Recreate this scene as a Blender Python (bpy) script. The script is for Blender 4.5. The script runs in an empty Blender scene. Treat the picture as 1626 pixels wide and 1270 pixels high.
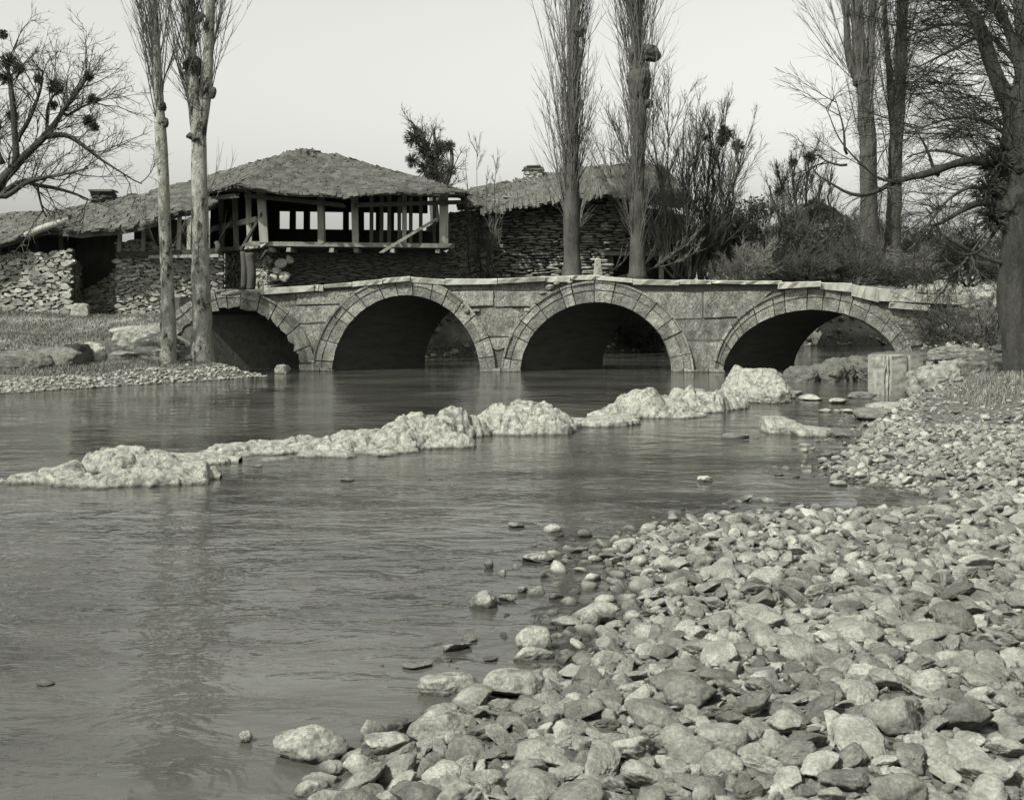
import bpy, math, random
import numpy as np
from mathutils import Vector

# ------------------------------------------------------------------ camera, sky, sun, exposure
SC = bpy.context.scene
H, F, CX, HY = 2.2, 1900.0, 813.0, 480.0          # camera height, focal length and horizon of the 1626 px wide photograph
cam_d = bpy.data.cameras.new("camera"); cam = bpy.data.objects.new("camera", cam_d)
SC.collection.objects.link(cam); SC.camera = cam
cam.location = (0, 0, H); cam.rotation_euler = (math.radians(90), 0, 0)
cam_d.sensor_width = 36; cam_d.lens = F / 1626 * 36
cam_d.shift_y = -(635 - HY) / 1626
cam_d.clip_start = 0.1; cam_d.clip_end = 3000

SUN_DIR = Vector((-0.58, -0.60, 0.92)).normalized()      # towards the sun
w = bpy.data.worlds.new("World"); SC.world = w; w.use_nodes = True
nt = w.node_tree; nt.nodes.clear()
sky = nt.nodes.new("ShaderNodeTexSky"); sky.sky_type = 'NISHITA'; sky.sun_disc = False
sky.sun_elevation = math.asin(SUN_DIR.z); sky.sun_rotation = math.atan2(SUN_DIR.x, SUN_DIR.y)
sky.air_density = 1.0; sky.dust_density = 3.5; sky.ozone_density = 1.0
hs = nt.nodes.new("ShaderNodeHueSaturation"); hs.inputs['Saturation'].default_value = 0.0
tint = nt.nodes.new("ShaderNodeMix"); tint.data_type = 'RGBA'; tint.blend_type = 'MULTIPLY'; tint.inputs[0].default_value = 1
tint.inputs[7].default_value = (1.0, 1.01, 0.95, 1)
bg = nt.nodes.new("ShaderNodeBackground"); bg.inputs[1].default_value = 0.132
wo = nt.nodes.new("ShaderNodeOutputWorld")
nt.links.new(sky.outputs[0], hs.inputs['Color']); nt.links.new(hs.outputs[0], tint.inputs[6])
nt.links.new(tint.outputs[2], bg.inputs[0]); nt.links.new(bg.outputs[0], wo.inputs[0])
sd = bpy.data.lights.new("sun", 'SUN'); sd.energy = 4.9; sd.angle = math.radians(0.6); sd.color = (1.0, 0.985, 0.93)
so = bpy.data.objects.new("sun", sd); SC.collection.objects.link(so)
so.rotation_euler = SUN_DIR.to_track_quat('Z', 'Y').to_euler()
SC.view_settings.view_transform = 'Standard'; SC.view_settings.look = 'None'
SC.view_settings.exposure = 0.62; SC.view_settings.gamma = 1; SC.view_settings.use_curve_mapping = False

# ------------------------------------------------------------------ numbers
RNG = np.random.default_rng(11); random.seed(5)
def A(*v): return np.array(v, float)
def W(px, py, Y): return A((px - CX) / F * Y, Y, H + (HY - py) / F * Y)
def G(px, py, z=0.0):
    Y = F * (H - z) / (py - HY); return A((px - CX) / F * Y, Y, z)
def _hash(i, j, k):
    n = (i * 374761393 + j * 668265263 + k * 2147483647 * 3 + 12345) & 0xFFFFFFFF
    n = ((n ^ (n >> 13)) * 1274126177) & 0xFFFFFFFF
    n = n ^ (n >> 16)
    return (n & 0xFFFF) / 65535.0
def vnoise(P):
    P = np.asarray(P, float); I = np.floor(P).astype(np.int64); f = P - I; f = f * f * (3 - 2 * f); out = 0
    for dx in (0, 1):
        for dy in (0, 1):
            for dz in (0, 1):
                wgt = (f[:, 0] if dx else 1 - f[:, 0]) * (f[:, 1] if dy else 1 - f[:, 1]) * (f[:, 2] if dz else 1 - f[:, 2])
                out = out + wgt * _hash(I[:, 0] + dx, I[:, 1] + dy, I[:, 2] + dz)
    return out * 2 - 1
def fbm(P, o=4, g=0.5):
    a, s, out = 1.0, 1.0, 0
    for i in range(o):
        out = out + a * vnoise(P * s + i * 17.3); a *= g; s *= 2.07
    return out
def nrm(v): return v / np.maximum(np.linalg.norm(v, axis=-1, keepdims=True), 1e-9)

# ------------------------------------------------------------------ materials
def nodes(name):
    m = bpy.data.materials.new(name); m.use_nodes = True
    t = m.node_tree; return m, t, t.nodes['Principled BSDF']
TN = (1.0, 1.01, 0.875)
def col(v): return (v * TN[0], v * TN[1], v * TN[2], 1)
K = 0.72
def surf(name, lo, hi, scale=4.0, bump=0.5, bs=25.0, rough=0.9, island=0.0, stretch=(1, 1, 1), speck=0.0, dist=0.02, blotch=None, wet=False):
    m, t, b = nodes(name); N = t.nodes.new; L = t.links.new
    tc = N("ShaderNodeTexCoord"); mp = N("ShaderNodeMapping"); mp.inputs['Scale'].default_value = stretch
    geo = N("ShaderNodeNewGeometry")
    L(geo.outputs['Position'], mp.inputs[0])
    n1 = N("ShaderNodeTexNoise"); n1.inputs['Scale'].default_value = scale; n1.inputs['Detail'].default_value = 8; n1.inputs['Roughness'].default_value = 0.65
    L(mp.outputs[0], n1.inputs['Vector'])
    cr = N("ShaderNodeValToRGB"); cr.color_ramp.elements[0].position = 0.3; cr.color_ramp.elements[1].position = 0.72
    cr.color_ramp.elements[0].color = col(lo * K); cr.color_ramp.elements[1].color = col(hi * K)
    L(n1.outputs[0], cr.inputs[0]); out = cr.outputs[0]
    if blotch:                                         # darker stains with a shape of their own
        nb = N("ShaderNodeTexNoise"); nb.inputs['Scale'].default_value = blotch[0]; nb.inputs['Detail'].default_value = 5
        L(mp.outputs[0], nb.inputs['Vector'])
        rb = N("ShaderNodeValToRGB"); rb.color_ramp.elements[0].position = blotch[2] if len(blotch) > 2 else 0.44; rb.color_ramp.elements[1].position = blotch[3] if len(blotch) > 2 else 0.78; nb.inputs['Roughness'].default_value = 0.72; nb.inputs['Detail'].default_value = 9
        mx = N("ShaderNodeMix"); mx.data_type = 'RGBA'; L(nb.outputs[0], rb.inputs[0]); L(rb.outputs[0], mx.inputs[0])
        L(out, mx.inputs[6]); mx.inputs[7].default_value = col(blotch[1] * K); out = mx.outputs[2]
    if island:
        mr = N("ShaderNodeMapRange"); mr.inputs[3].default_value = 1 - island; mr.inputs[4].default_value = 1 + island * 0.8
        oi = N("ShaderNodeObjectInfo"); ad = N("ShaderNodeMath"); ad.operation = 'ADD'; fr = N("ShaderNodeMath"); fr.operation = 'FRACT'
        L(geo.outputs['Random Per Island'], ad.inputs[0]); L(oi.outputs['Random'], ad.inputs[1]); L(ad.outputs[0], fr.inputs[0])
        L(fr.outputs[0], mr.inputs[0])
        mx = N("ShaderNodeVectorMath"); mx.operation = 'SCALE'
        L(out, mx.inputs[0]); L(mr.outputs[0], mx.inputs['Scale']); out = mx.outputs[0]
    if speck:
        n3 = N("ShaderNodeTexNoise"); n3.inputs['Scale'].default_value = bs * 3; n3.inputs['Detail'].default_value = 3; L(mp.outputs[0], n3.inputs['Vector'])
        mr = N("ShaderNodeMapRange"); mr.inputs[1].default_value = 0.3; mr.inputs[2].default_value = 0.7
        mr.inputs[3].default_value = 1 - speck; mr.inputs[4].default_value = 1 + speck
        L(n3.outputs[0], mr.inputs[0]); mx = N("ShaderNodeVectorMath"); mx.operation = 'SCALE'
        L(out, mx.inputs[0]); L(mr.outputs[0], mx.inputs['Scale']); out = mx.outputs[0]
    if wet:                                            # stone soaked dark just above the waterline
        sx = N("ShaderNodeSeparateXYZ"); L(geo.outputs['Position'], sx.inputs[0]); nw = N("ShaderNodeTexNoise"); nw.inputs['Scale'].default_value = 4; L(geo.outputs['Position'], nw.inputs['Vector'])
        ad = N("ShaderNodeMath"); ad.operation = 'MULTIPLY_ADD'; ad.inputs[1].default_value = -.045; L(nw.outputs[0], ad.inputs[0]); L(sx.outputs[2], ad.inputs[2])
        mr = N("ShaderNodeMapRange"); mr.inputs[1].default_value = -.015; mr.inputs[2].default_value = .02; mr.inputs[3].default_value = .32; mr.inputs[4].default_value = 1; L(ad.outputs[0], mr.inputs[0])
        mx = N("ShaderNodeVectorMath"); mx.operation = 'SCALE'; L(out, mx.inputs[0]); L(mr.outputs[0], mx.inputs['Scale']); out = mx.outputs[0]
    L(out, b.inputs['Base Color']); b.inputs['Roughness'].default_value = rough; b.inputs['Specular IOR Level'].default_value = 0.25
    n2 = N("ShaderNodeTexNoise"); n2.inputs['Scale'].default_value = bs; n2.inputs['Detail'].default_value = 9; n2.inputs['Roughness'].default_value = 0.7
    L(mp.outputs[0], n2.inputs['Vector'])
    bp = N("ShaderNodeBump"); bp.inputs['Strength'].default_value = bump; bp.inputs['Distance'].default_value = dist
    L(n2.outputs[0], bp.inputs['Height']); L(bp.outputs[0], b.inputs['Normal'])
    return m
M = {}
M['river_stone'] = surf('river_stone', 0.13, 0.37, 6, 1.0, 22, island=0.5, speck=0.25, dist=0.03, blotch=(7, .11), wet=True)
M['tufa'] = surf('tufa_rock', 0.21, 0.47, 8, 1.0, 15, speck=0.3, dist=0.06, blotch=(9.0, 0.10, .48, .66), wet=True)
M['dark_rock_and_shade'] = surf('dark_rock_and_shade', 0.07, 0.15, 4, 0.9, 14, speck=0.2, dist=0.05)  # dark boulders; also paints overhang shade on the gallery's lower storey
M['ashlar'] = surf('weathered_ashlar', 0.13, 0.33, 4, 1.0, 7, wet=True, island=0.36, speck=0.42, blotch=(2.6, 0.05), dist=.09, stretch=(1, 1, .7))
M['joint'] = surf('joint_stone', 0.07, 0.14, 5, 1.0, 14, speck=.2, dist=.04)
M['ring'] = surf('ring_stone', 0.15, 0.35, 4, 1.0, 8, island=0.34, speck=0.4, blotch=(2.6, 0.07), dist=.07, wet=True)
M['vault'] = surf('shaded_vault_stone', 0.03, 0.06, 1.5, 0.8, 9, speck=0.12, stretch=(1, 1, 4))  # same stone as the bridge, colour lowered to paint the shade inside the arches
M['coping'] = surf('coping_stone', 0.30, 0.50, 3, 0.6, 20, island=0.12, speck=0.15)
M['rubble'] = surf('rubble_stone', 0.14, 0.42, 5, 0.8, 25, island=0.5, speck=0.2)
M['rubble_back'] = surf('earth_mortar', 0.04, 0.09, 5, 0.8, 20)
M['thin_stone'] = surf('thin_layered_stone', 0.10, 0.38, 6, 0.8, 25, island=0.5, speck=0.2)
M['roof'] = surf('roof_slab', 0.045, 0.12, 2, 0.9, 22, island=0.35, speck=0.3)
M['roof_pale'] = surf('roof_plank', 0.055, 0.125, 3, 0.8, 22, island=0.35, speck=0.2)
M['wood'] = surf('weathered_timber', 0.16, 0.34, 6, 0.6, 30, island=0.2, stretch=(1, 1, 0.15))
M['dark_wood'] = surf('dark_timber', 0.03, 0.07, 6, 0.6, 30, island=0.2)  # very dark timber tone
M['shade_and_post'] = surf('dark_shade_and_post', 0.04, 0.075, 3, 0.7, 12, stretch=(1, 1, 0.6))  # dark tone painted for the eave shadow on the cottage; also the support posts
M['bark'] = surf('poplar_bark', 0.19, 0.46, 7, 1.0, 22, stretch=(1, 1, 0.5), speck=0.4, dist=0.06, blotch=(3.2, 0.04, .52, .60))
M['dark_bark'] = surf('dark_bark', 0.035, 0.10, 4, 1.0, 16, stretch=(1, 1, 0.3), speck=0.25, dist=0.05)
M['black_bark'] = surf('black_bark', 0.022, 0.065, 5, 1.0, 14, stretch=(1, 1, 0.3), speck=0.3, dist=0.08)
M['twig'] = surf('twig', 0.03, 0.07, 6, 0.2, 20)
M['pale_twig'] = surf('pale_twig', 0.08, 0.15, 6, 0.2, 20)
M['mistletoe'] = surf('mistletoe', 0.03, 0.06, 6, 0.2, 20)
M['leaf'] = surf('dark_leaf', 0.05, 0.12, 6, 0.2, 20, island=0.4)
M['grass'] = surf('dry_grass', 0.10, 0.25, 2, 0.2, 20, island=0.4)

# ground: stony near the water, dry grass and earth elsewhere
def ground_mat():
    m, t, b = nodes('stony_ground'); N = t.nodes.new; L = t.links.new
    geo = N("ShaderNodeNewGeometry")
    n = N("ShaderNodeTexNoise"); n.inputs['Scale'].default_value = 0.9; n.inputs['Detail'].default_value = 8; L(geo.outputs['Position'], n.inputs['Vector'])
    cr = N("ShaderNodeValToRGB"); e = cr.color_ramp.elements; e[0].position = .35; e[0].color = col(.07); e[1].position = .66; e[1].color = col(.20)
    L(n.outputs[0], cr.inputs[0])
    v = N("ShaderNodeTexVoronoi"); v.inputs['Scale'].default_value = 11; L(geo.outputs['Position'], v.inputs['Vector'])
    gr = N("ShaderNodeValToRGB"); e = gr.color_ramp.elements; e[0].position = .0; e[0].color = col(.16); e[1].position = .6; e[1].color = col(.035)
    L(v.outputs['Distance'], gr.inputs[0])
    sx = N("ShaderNodeSeparateXYZ"); L(geo.outputs['Position'], sx.inputs[0])
    mr = N("ShaderNodeMapRange"); mr.inputs[1].default_value = 0.35; mr.inputs[2].default_value = 0.75; L(sx.outputs[2], mr.inputs[0])
    mx = N("ShaderNodeMix"); mx.data_type = 'RGBA'; L(mr.outputs[0], mx.inputs[0]); L(gr.outputs[0], mx.inputs[6]); L(cr.outputs[0], mx.inputs[7])
    L(mx.outputs[2], b.inputs['Base Color']); b.inputs['Roughness'].default_value = .95
    n2 = N("ShaderNodeTexNoise"); n2.inputs['Scale'].default_value = 14; n2.inputs['Detail'].default_value = 8; L(geo.outputs['Position'], n2.inputs['Vector'])
    bp = N("ShaderNodeBump"); bp.inputs['Strength'].default_value = 0.9; bp.inputs['Distance'].default_value = .05
    L(n2.outputs[0], bp.inputs['Height']); L(bp.outputs[0], b.inputs['Normal']); return m
M['ground'] = ground_mat()
def water_mat():
    m, t, b = nodes('river_water'); N = t.nodes.new; L = t.links.new
    geo = N("ShaderNodeNewGeometry")
    def noise(scale, sc, rot=0, det=3, dis=0.0):
        mp = N("ShaderNodeMapping"); mp.inputs['Scale'].default_value = sc; mp.inputs['Rotation'].default_value = (0, 0, rot)
        L(geo.outputs['Position'], mp.inputs[0])
        n = N("ShaderNodeTexNoise"); n.inputs['Scale'].default_value = scale; n.inputs['Detail'].default_value = det; n.inputs['Distortion'].default_value = dis
        L(mp.outputs[0], n.inputs['Vector']); return n.outputs[0]
    def math_(op, a, bb):
        n = N("ShaderNodeMath"); n.operation = op
        for i, x in enumerate((a, bb)):
            if isinstance(x, (int, float)): n.inputs[i].default_value = x
            else: L(x, n.inputs[i])
        return n.outputs[0]
    nb = noise(0.35, (1, 1.6, 1), 0.3, 5)
    cr = N("ShaderNodeValToRGB"); e = cr.color_ramp.elements; e[0].position = .35; e[0].color = col(.024); e[1].position = .68; e[1].color = col(.062)
    L(nb, cr.inputs[0]); L(cr.outputs[0], b.inputs['Base Color'])
    b.inputs['Roughness'].default_value = 0.03; b.inputs['IOR'].default_value = 1.333
    big = noise(1.3, (1, 1.8, 1), 0.35, 4, 0.6); mid = noise(5.0, (0.7, 1.5, 1), 0.2, 4, 0.4); fine = noise(22, (0.8, 1.3, 1), -0.2, 3)
    h = math_('ADD', math_('MULTIPLY', big, 0.9), math_('ADD', math_('MULTIPLY', mid, 0.16), math_('MULTIPLY', fine, 0.022)))
    # calm and rippled stretches
    calm = N("ShaderNodeMapRange"); L(noise(0.22, (1, 1.5, 1), 0.8, 3), calm.inputs[0])
    calm.inputs[1].default_value = .38; calm.inputs[2].default_value = .6; calm.inputs[3].default_value = .35; calm.inputs[4].default_value = 1.0
    bp = N("ShaderNodeBump"); bp.inputs['Distance'].default_value = 0.046
    L(calm.outputs[0], bp.inputs['Strength']); L(h, bp.inputs['Height']); L(bp.outputs[0], b.inputs['Normal'])
    return m
M['water'] = water_mat()

# ------------------------------------------------------------------ mesh building
class MB:
    def __init__(s): s.v = []; s.f = []; s.n = 0
    def add(s, v, faces):                      # faces: list of int arrays (m x k)
        v = np.asarray(v, float).reshape(-1, 3)
        for f in (faces if isinstance(faces, list) else [faces]): s.f.append(np.asarray(f, np.int64) + s.n)
        s.v.append(v); s.n += len(v); return s
    def verts(s): return np.concatenate(s.v) if s.v else np.zeros((0, 3))
def to_mesh(name, mb, mat, origin, smooth):
    v = mb.verts() - origin; me = bpy.data.meshes.new(name)
    me.vertices.add(len(v)); me.vertices.foreach_set('co', v.astype(np.float32).ravel())
    loops = np.concatenate([f.ravel() for f in mb.f]); tot = np.concatenate([np.full(len(f), f.shape[1]) for f in mb.f])
    me.loops.add(len(loops)); me.loops.foreach_set('vertex_index', loops.astype(np.int32))
    me.polygons.add(len(tot)); st = np.concatenate([[0], np.cumsum(tot)[:-1]])
    me.polygons.foreach_set('loop_start', st.astype(np.int32)); me.polygons.foreach_set('loop_total', tot.astype(np.int32))
    me.materials.append(mat); me.update(calc_edges=True)
    me.polygons.foreach_set('use_smooth', np.full(len(tot), bool(smooth))); me.update()
    return me
def base_of(v):
    lo, hi = v.min(0), v.max(0); return A((lo[0] + hi[0]) / 2, (lo[1] + hi[1]) / 2, lo[2])
def tag(o, label, cat, group=None, kind=None):
    o['label'] = label; o['category'] = cat
    if group: o['group'] = group
    if kind: o['kind'] = kind
    return o
def single(name, mb, mat, label, cat, group=None, kind=None, smooth=True):
    org = base_of(mb.verts()); o = bpy.data.objects.new(name, to_mesh(name, mb, M[mat], org, smooth))
    o.location = org; SC.collection.objects.link(o); return tag(o, label, cat, group, kind)
def struct(name, mb, mat, smooth=True):
    o = bpy.data.objects.new(name, to_mesh(name, mb, M[mat], A(0, 0, 0), smooth)); SC.collection.objects.link(o); o['kind'] = 'structure'; return o
def root(name, loc, label, cat, group=None):
    o = bpy.data.objects.new(name, None); o.location = tuple(loc); o.empty_display_size = .3; SC.collection.objects.link(o); return tag(o, label, cat, group)
def world_of(p):
    l = A(0, 0, 0)
    while p is not None: l = l + np.array(p.location); p = p.parent
    return l
def part(name, mb, mat, parent, smooth=False, label=None, kind=None):
    if not mb.v: return None
    pw = world_of(parent); org = base_of(mb.verts())
    o = bpy.data.objects.new(name, to_mesh(name, mb, M[mat], org, smooth)); o.location = org - pw; o.parent = parent
    SC.collection.objects.link(o)
    if label: o['label'] = label
    if kind: o['kind'] = kind
    return o

_ico = {}
def ico(sub):
    if sub in _ico: return _ico[sub]
    t = (1 + 5 ** .5) / 2
    v = [(-1, t, 0), (1, t, 0), (-1, -t, 0), (1, -t, 0), (0, -1, t), (0, 1, t), (0, -1, -t), (0, 1, -t), (t, 0, -1), (t, 0, 1), (-t, 0, -1), (-t, 0, 1)]
    f = [(0, 11, 5), (0, 5, 1), (0, 1, 7), (0, 7, 10), (0, 10, 11), (1, 5, 9), (5, 11, 4), (11, 10, 2), (10, 7, 6), (7, 1, 8), (3, 9, 4), (3, 4, 2), (3, 2, 6), (3, 6, 8), (3, 8, 9), (4, 9, 5), (2, 4, 11), (6, 2, 10), (8, 6, 7), (9, 8, 1)]
    v = [np.array(x, float) / np.linalg.norm(x) for x in v]
    for _ in range(sub):
        c = {}; nf = []
        def mid(a, b):
            k = (min(a, b), max(a, b))
            if k not in c: m = v[a] + v[b]; v.append(m / np.linalg.norm(m)); c[k] = len(v) - 1
            return c[k]
        for a, b, d in f:
            x, y, z = mid(a, b), mid(b, d), mid(d, a); nf += [(a, x, z), (b, y, x), (d, z, y), (x, y, z)]
        f = nf
    _ico[sub] = (np.array(v), np.array(f)); return _ico[sub]
def facet(sub, rng, npl=11, lo=.55, hi=.95, rough=.06, fr=2.5):
    """an angular, water-worn stone of about unit radius"""
    d, f = ico(sub); n = nrm(rng.normal(size=(npl, 3))); h = rng.uniform(lo, hi, npl)
    dt = d @ n.T; r = np.where(dt > 1e-3, h / np.maximum(dt, 1e-3), 9)
    k = 34.0; r = -np.log(np.exp(-k * np.minimum(r, 3)).sum(1) + np.exp(-k * 1.0)) / k
    r = np.maximum(r, .3) + rough * fbm(d * fr + rng.uniform(0, 50, 3), 5 if sub > 3 else 3 if sub > 2 else 1, .6)
    return d * r[:, None], f
def rotm(a, b, c):
    ca, sa, cb, sb, cc, sc = math.cos(a), math.sin(a), math.cos(b), math.sin(b), math.cos(c), math.sin(c)
    return np.array([[cc, -sc, 0], [sc, cc, 0], [0, 0, 1]]) @ np.array([[cb, 0, sb], [0, 1, 0], [-sb, 0, cb]]) @ np.array([[1, 0, 0], [0, ca, -sa], [0, sa, ca]])
BOXF = np.array([(0, 3, 2, 1), (4, 5, 6, 7), (0, 1, 5, 4), (1, 2, 6, 5), (2, 3, 7, 6), (3, 0, 4, 7)])
BOXV = np.array([(-1, -1, -1), (1, -1, -1), (1, 1, -1), (-1, 1, -1), (-1, -1, 1), (1, -1, 1), (1, 1, 1), (-1, 1, 1)], float)
def boxes(mb, C, U, V, N, hs, jit=0.0, rng=RNG):
    C = np.atleast_2d(C); n = len(C); U, V, N = (np.broadcast_to(x, (n, 3)) for x in (U, V, N)); hs = np.broadcast_to(hs, (n, 3))
    b = BOXV[None] * (1 + (rng.uniform(-jit, jit, (n, 8, 3)) if jit else 0)) * hs[:, None]
    v = C[:, None] + b[..., 0:1] * U[:, None] + b[..., 1:2] * V[:, None] + b[..., 2:3] * N[:, None]
    return mb.add(v.reshape(-1, 3), (BOXF[None] + 8 * np.arange(n)[:, None, None]).reshape(-1, 4))
def beam(mb, a, b, r, jit=.08):
    a, b = np.asarray(a, float), np.asarray(b, float); n = b - a; L = np.linalg.norm(n); n = n / L
    u = nrm(np.cross(n, A(0, 0, 1) if abs(n[2]) < .9 else A(0, 1, 0))); v = np.cross(n, u)
    return boxes(mb, (a + b) / 2, u, v, n, (r, r, L / 2), jit)
def pole(mb, pts, rad, n=9, seed=0, rough=.1, cap=True):
    pts = np.asarray(pts, float); rad = np.broadcast_to(rad, (len(pts),)).astype(float)
    t = nrm(np.gradient(pts, axis=0)); ref = A(0, 0, 1) if abs(t[:, 2]).mean() < .8 else A(1, 0, 0)
    u = nrm(np.cross(t, ref)); v = np.cross(t, u); a = np.linspace(0, 2 * np.pi, n, endpoint=False)
    ring = pts[:, None] + rad[:, None, None] * (np.cos(a)[None, :, None] * u[:, None] + np.sin(a)[None, :, None] * v[:, None])
    flat = ring.reshape(-1, 3)
    if rough:
        k = fbm(flat * A(2.5, 2.5, .9) + seed * 3.7, 3) * rough
        flat = flat + (flat - np.repeat(pts, n, 0)) * k[:, None]
    m = len(pts); i = np.arange(m - 1)[:, None] * n; j = np.arange(n)[None]; j2 = (j + 1) % n
    q = np.stack([i + j, i + j2, i + n + j2, i + n + j], -1).reshape(-1, 4)
    fs = [q]
    if cap: fs += [np.arange(n)[None, ::-1], (np.arange(n) + (m - 1) * n)[None]]
    return mb.add(flat, fs)
def smooth_path(pts, k=5, wob=0.0, seed=0):
    pts = np.asarray(pts, float); out = []
    P = np.vstack([2 * pts[0] - pts[1], pts, 2 * pts[-1] - pts[-2]])
    for i in range(1, len(P) - 2):
        for s in np.linspace(0, 1, k, endpoint=False):
            out.append(.5 * (2 * P[i] + (P[i + 1] - P[i - 1]) * s + (2 * P[i - 1] - 5 * P[i] + 4 * P[i + 1] - P[i + 2]) * s * s + (3 * P[i] - P[i - 1] - 3 * P[i + 1] + P[i + 2]) * s ** 3))
    out.append(P[-2]); out = np.array(out)
    if wob: out[1:-1] += wob * np.stack([vnoise(out * .8 + seed + q * 31) for q in range(3)], 1)[1:-1]
    return out
# --- twigs: segments as separate thin prisms
class Segs:
    def __init__(s): s.a = []; s.b = []; s.ra = []; s.rb = []
    def add(s, a, b, ra, rb): s.a.append(a); s.b.append(b); s.ra.append(ra); s.rb.append(rb)
    def mesh(s, mb=None, n=3):
        mb = mb or MB()
        if not s.a: return mb
        a, b, ra, rb = (np.concatenate(x) for x in (s.a, s.b, s.ra, s.rb))
        t = nrm(b - a); u = nrm(np.cross(t, nrm(A(.3, .9, .2)))); v = np.cross(t, u); an = np.linspace(0, 2 * np.pi, n, endpoint=False)
        c = np.cos(an)[None, :, None] * u[:, None] + np.sin(an)[None, :, None] * v[:, None]
        V = np.concatenate([a[:, None] + c * ra[:, None, None], b[:, None] + c * rb[:, None, None]], 1)
        j = np.arange(n); q = np.stack([j, (j + 1) % n, (j + 1) % n + n, j + n], -1)
        return mb.add(V.reshape(-1, 3), (q[None] + 2 * n * np.arange(len(a))[:, None, None]).reshape(-1, 4))
def grow(S, P, D, L, R, spec, rng):
    """S collects segments; each level of SPEC: steps k, wiggle, up-pull, then m children from t0 on, at an angle, ratio of length and radius"""
    for li, s in enumerate(spec):
        if len(P) == 0: return
        k = s['k']; pts = [P]; dirs = [D]; p, d = P, D
        for i in range(k):
            d = nrm(d + s['wig'] * rng.normal(size=d.shape) + A(0, 0, s['up'])); q = p + d * (L / k)[:, None]
            f0, f1 = 1 - .75 * i / k, 1 - .75 * (i + 1) / k
            S.add(p, q, R * f0, R * f1); p = q; pts.append(p); dirs.append(d)
        m = s.get('m', 0)
        if not m or li == len(spec) - 1: return
        pts = np.stack(pts, 1); dirs = np.stack(dirs, 1); n = len(P)
        t = s['t0'] + (1 - s['t0']) * rng.random((n, m)) * .98; x = t * k; i = np.minimum(x.astype(int), k - 1); fr = (x - i)[..., None]
        ar = np.arange(n)[:, None]; cp = pts[ar, i] * (1 - fr) + pts[ar, i + 1] * fr; cd = dirs[ar, i + 1]
        perp = nrm(np.cross(cd, rng.normal(size=cd.shape))); an = rng.normal(s['ang'], s['ang'] * .25, (n, m))[..., None]
        nd = nrm(np.cos(an) * cd + np.sin(an) * perp)
        L2 = (L[:, None] * s['ratio'] * (1.15 - .6 * t) * rng.uniform(.6, 1.25, (n, m))).ravel(); R2 = (R[:, None] * s['rr'] * (1.1 - .5 * t)).ravel()
        P, D, L, R = cp.reshape(-1, 3), nd.reshape(-1, 3), L2, np.maximum(R2, s.get('rmin', .004))
def seeds(path, m, ang, L, R, rng, t0=0.0, t1=1.0, up=0.0, side=None):
    path = np.asarray(path); n = len(path) - 1; t = (t0 + (t1 - t0) * rng.random(m)) * n; i = np.minimum(t.astype(int), n - 1); f = (t - i)[:, None]
    p = path[i] * (1 - f) + path[i + 1] * f; d = nrm(path[i + 1] - path[i]); perp = nrm(np.cross(d, rng.normal(size=d.shape)))
    if side is not None: perp = nrm(perp + np.asarray(side))
    an = rng.normal(ang, ang * .2, m)[:, None]; nd = nrm(np.cos(an) * d + np.sin(an) * perp + A(0, 0, up))
    return p, nd, rng.uniform(.6, 1.25, m) * L, rng.uniform(.7, 1.2, m) * R

# ------------------------------------------------------------------ terrain and water
RIV = np.array([(-1.6, -9), (-1.3, 3), (-.95, 5.2), (-.85, 5.9), (-.42, 6.5), (0, 6.9), (.45, 7.8), (.85, 9.1), (.55, 10.3), (1.2, 11.6), (2.1, 12.3), (3.2, 12.7), (4.1, 12.7), (4.6, 13.4), (4.1, 14.4),
    (3.9, 15.6), (5.1, 18.2), (6.0, 20.5), (6.9, 23), (8.2, 25.6), (9.6, 27.6), (10.6, 28.5), (10.6, 31), (11.4, 34), (12.4, 37), (13.2, 39), (15, 43), (17.5, 50), (21, 60), (30, 72), (45, 80), (60, 84), (60, 92), (40, 88), (28, 80),
    (20.8, 63), (17, 61.5), (13, 59.5), (9, 56), (6, 54), (2, 52), (-1, 49.5), (-3.5, 47), (-5, 44.2), (-6.4, 42.8), (-8.4, 42.2), (-9.4, 40.5), (-9.6, 38.4), (-8.1, 36.8), (-7.5, 35.3), (-9, 33.2), (-10.2, 31.7),
    (-12.3, 28.8), (-16, 26.5), (-25, 23), (-45, 20), (-70, 18), (-70, -9)], float)
CTRL = np.array([(0, 0, .25), (2, 5, .14), (1, 8.5, .1), (3, 7, .17), (5, 9, .24), (3, 10.5, .1), (5, 11.6, .16), (7, 14, .25), (5.6, 15.5, .14), (7.5, 19, .22), (9, 23, .35), (11, 26, .6), (14, 26, .95), (12.2, 28.5, .32), (11.5, 31, .45), (13, 33, 1.0), (13.2, 35.5, 1.5),
    (14, 38, 2.2), (18, 39, 2.5), (18, 31, 1.7), (25, 30, 2.4), (14, 18, .8), (22, 15, 1.6), (10, 8, .7), (17, 44, 2.3), (21, 50, 2.5),
    (-14, 30.8, .12), (-12, 32.5, .2), (-16, 33.5, .34), (-12, 34.6, .36), (-9.5, 35.4, .22), (-8.9, 36.6, .38), (-14.5, 37.3, 1.12), (-12, 38, 1.2), (-10.5, 38.5, 1.3), (-12, 43.5, 1.75), (-18, 44, 1.8), (-18, 38, 1.2), (-10.6, 38.6, 1.2), (-11, 40.5, 1.6), (-10, 43.6, 2.2), (-6, 46, 2.5), (-4, 49, 2.1),
    (-1, 52, 1.2), (0, 56, 2.4), (8, 60, 1.8), (12, 66, 2.2), (20, 72, 2.3), (30, 95, 3), (-14, 60, 2.8), (-30, 50, 2.6), (-30, 34, 1.6), (40, 60, 3), (0, 90, 3.5), (-60, 90, 4), (70, 120, 7), (0, 250, 9), (-150, 250, 12), (150, 250, 14), (150, 40, 5), (-150, 40, 4)], float)
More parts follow.
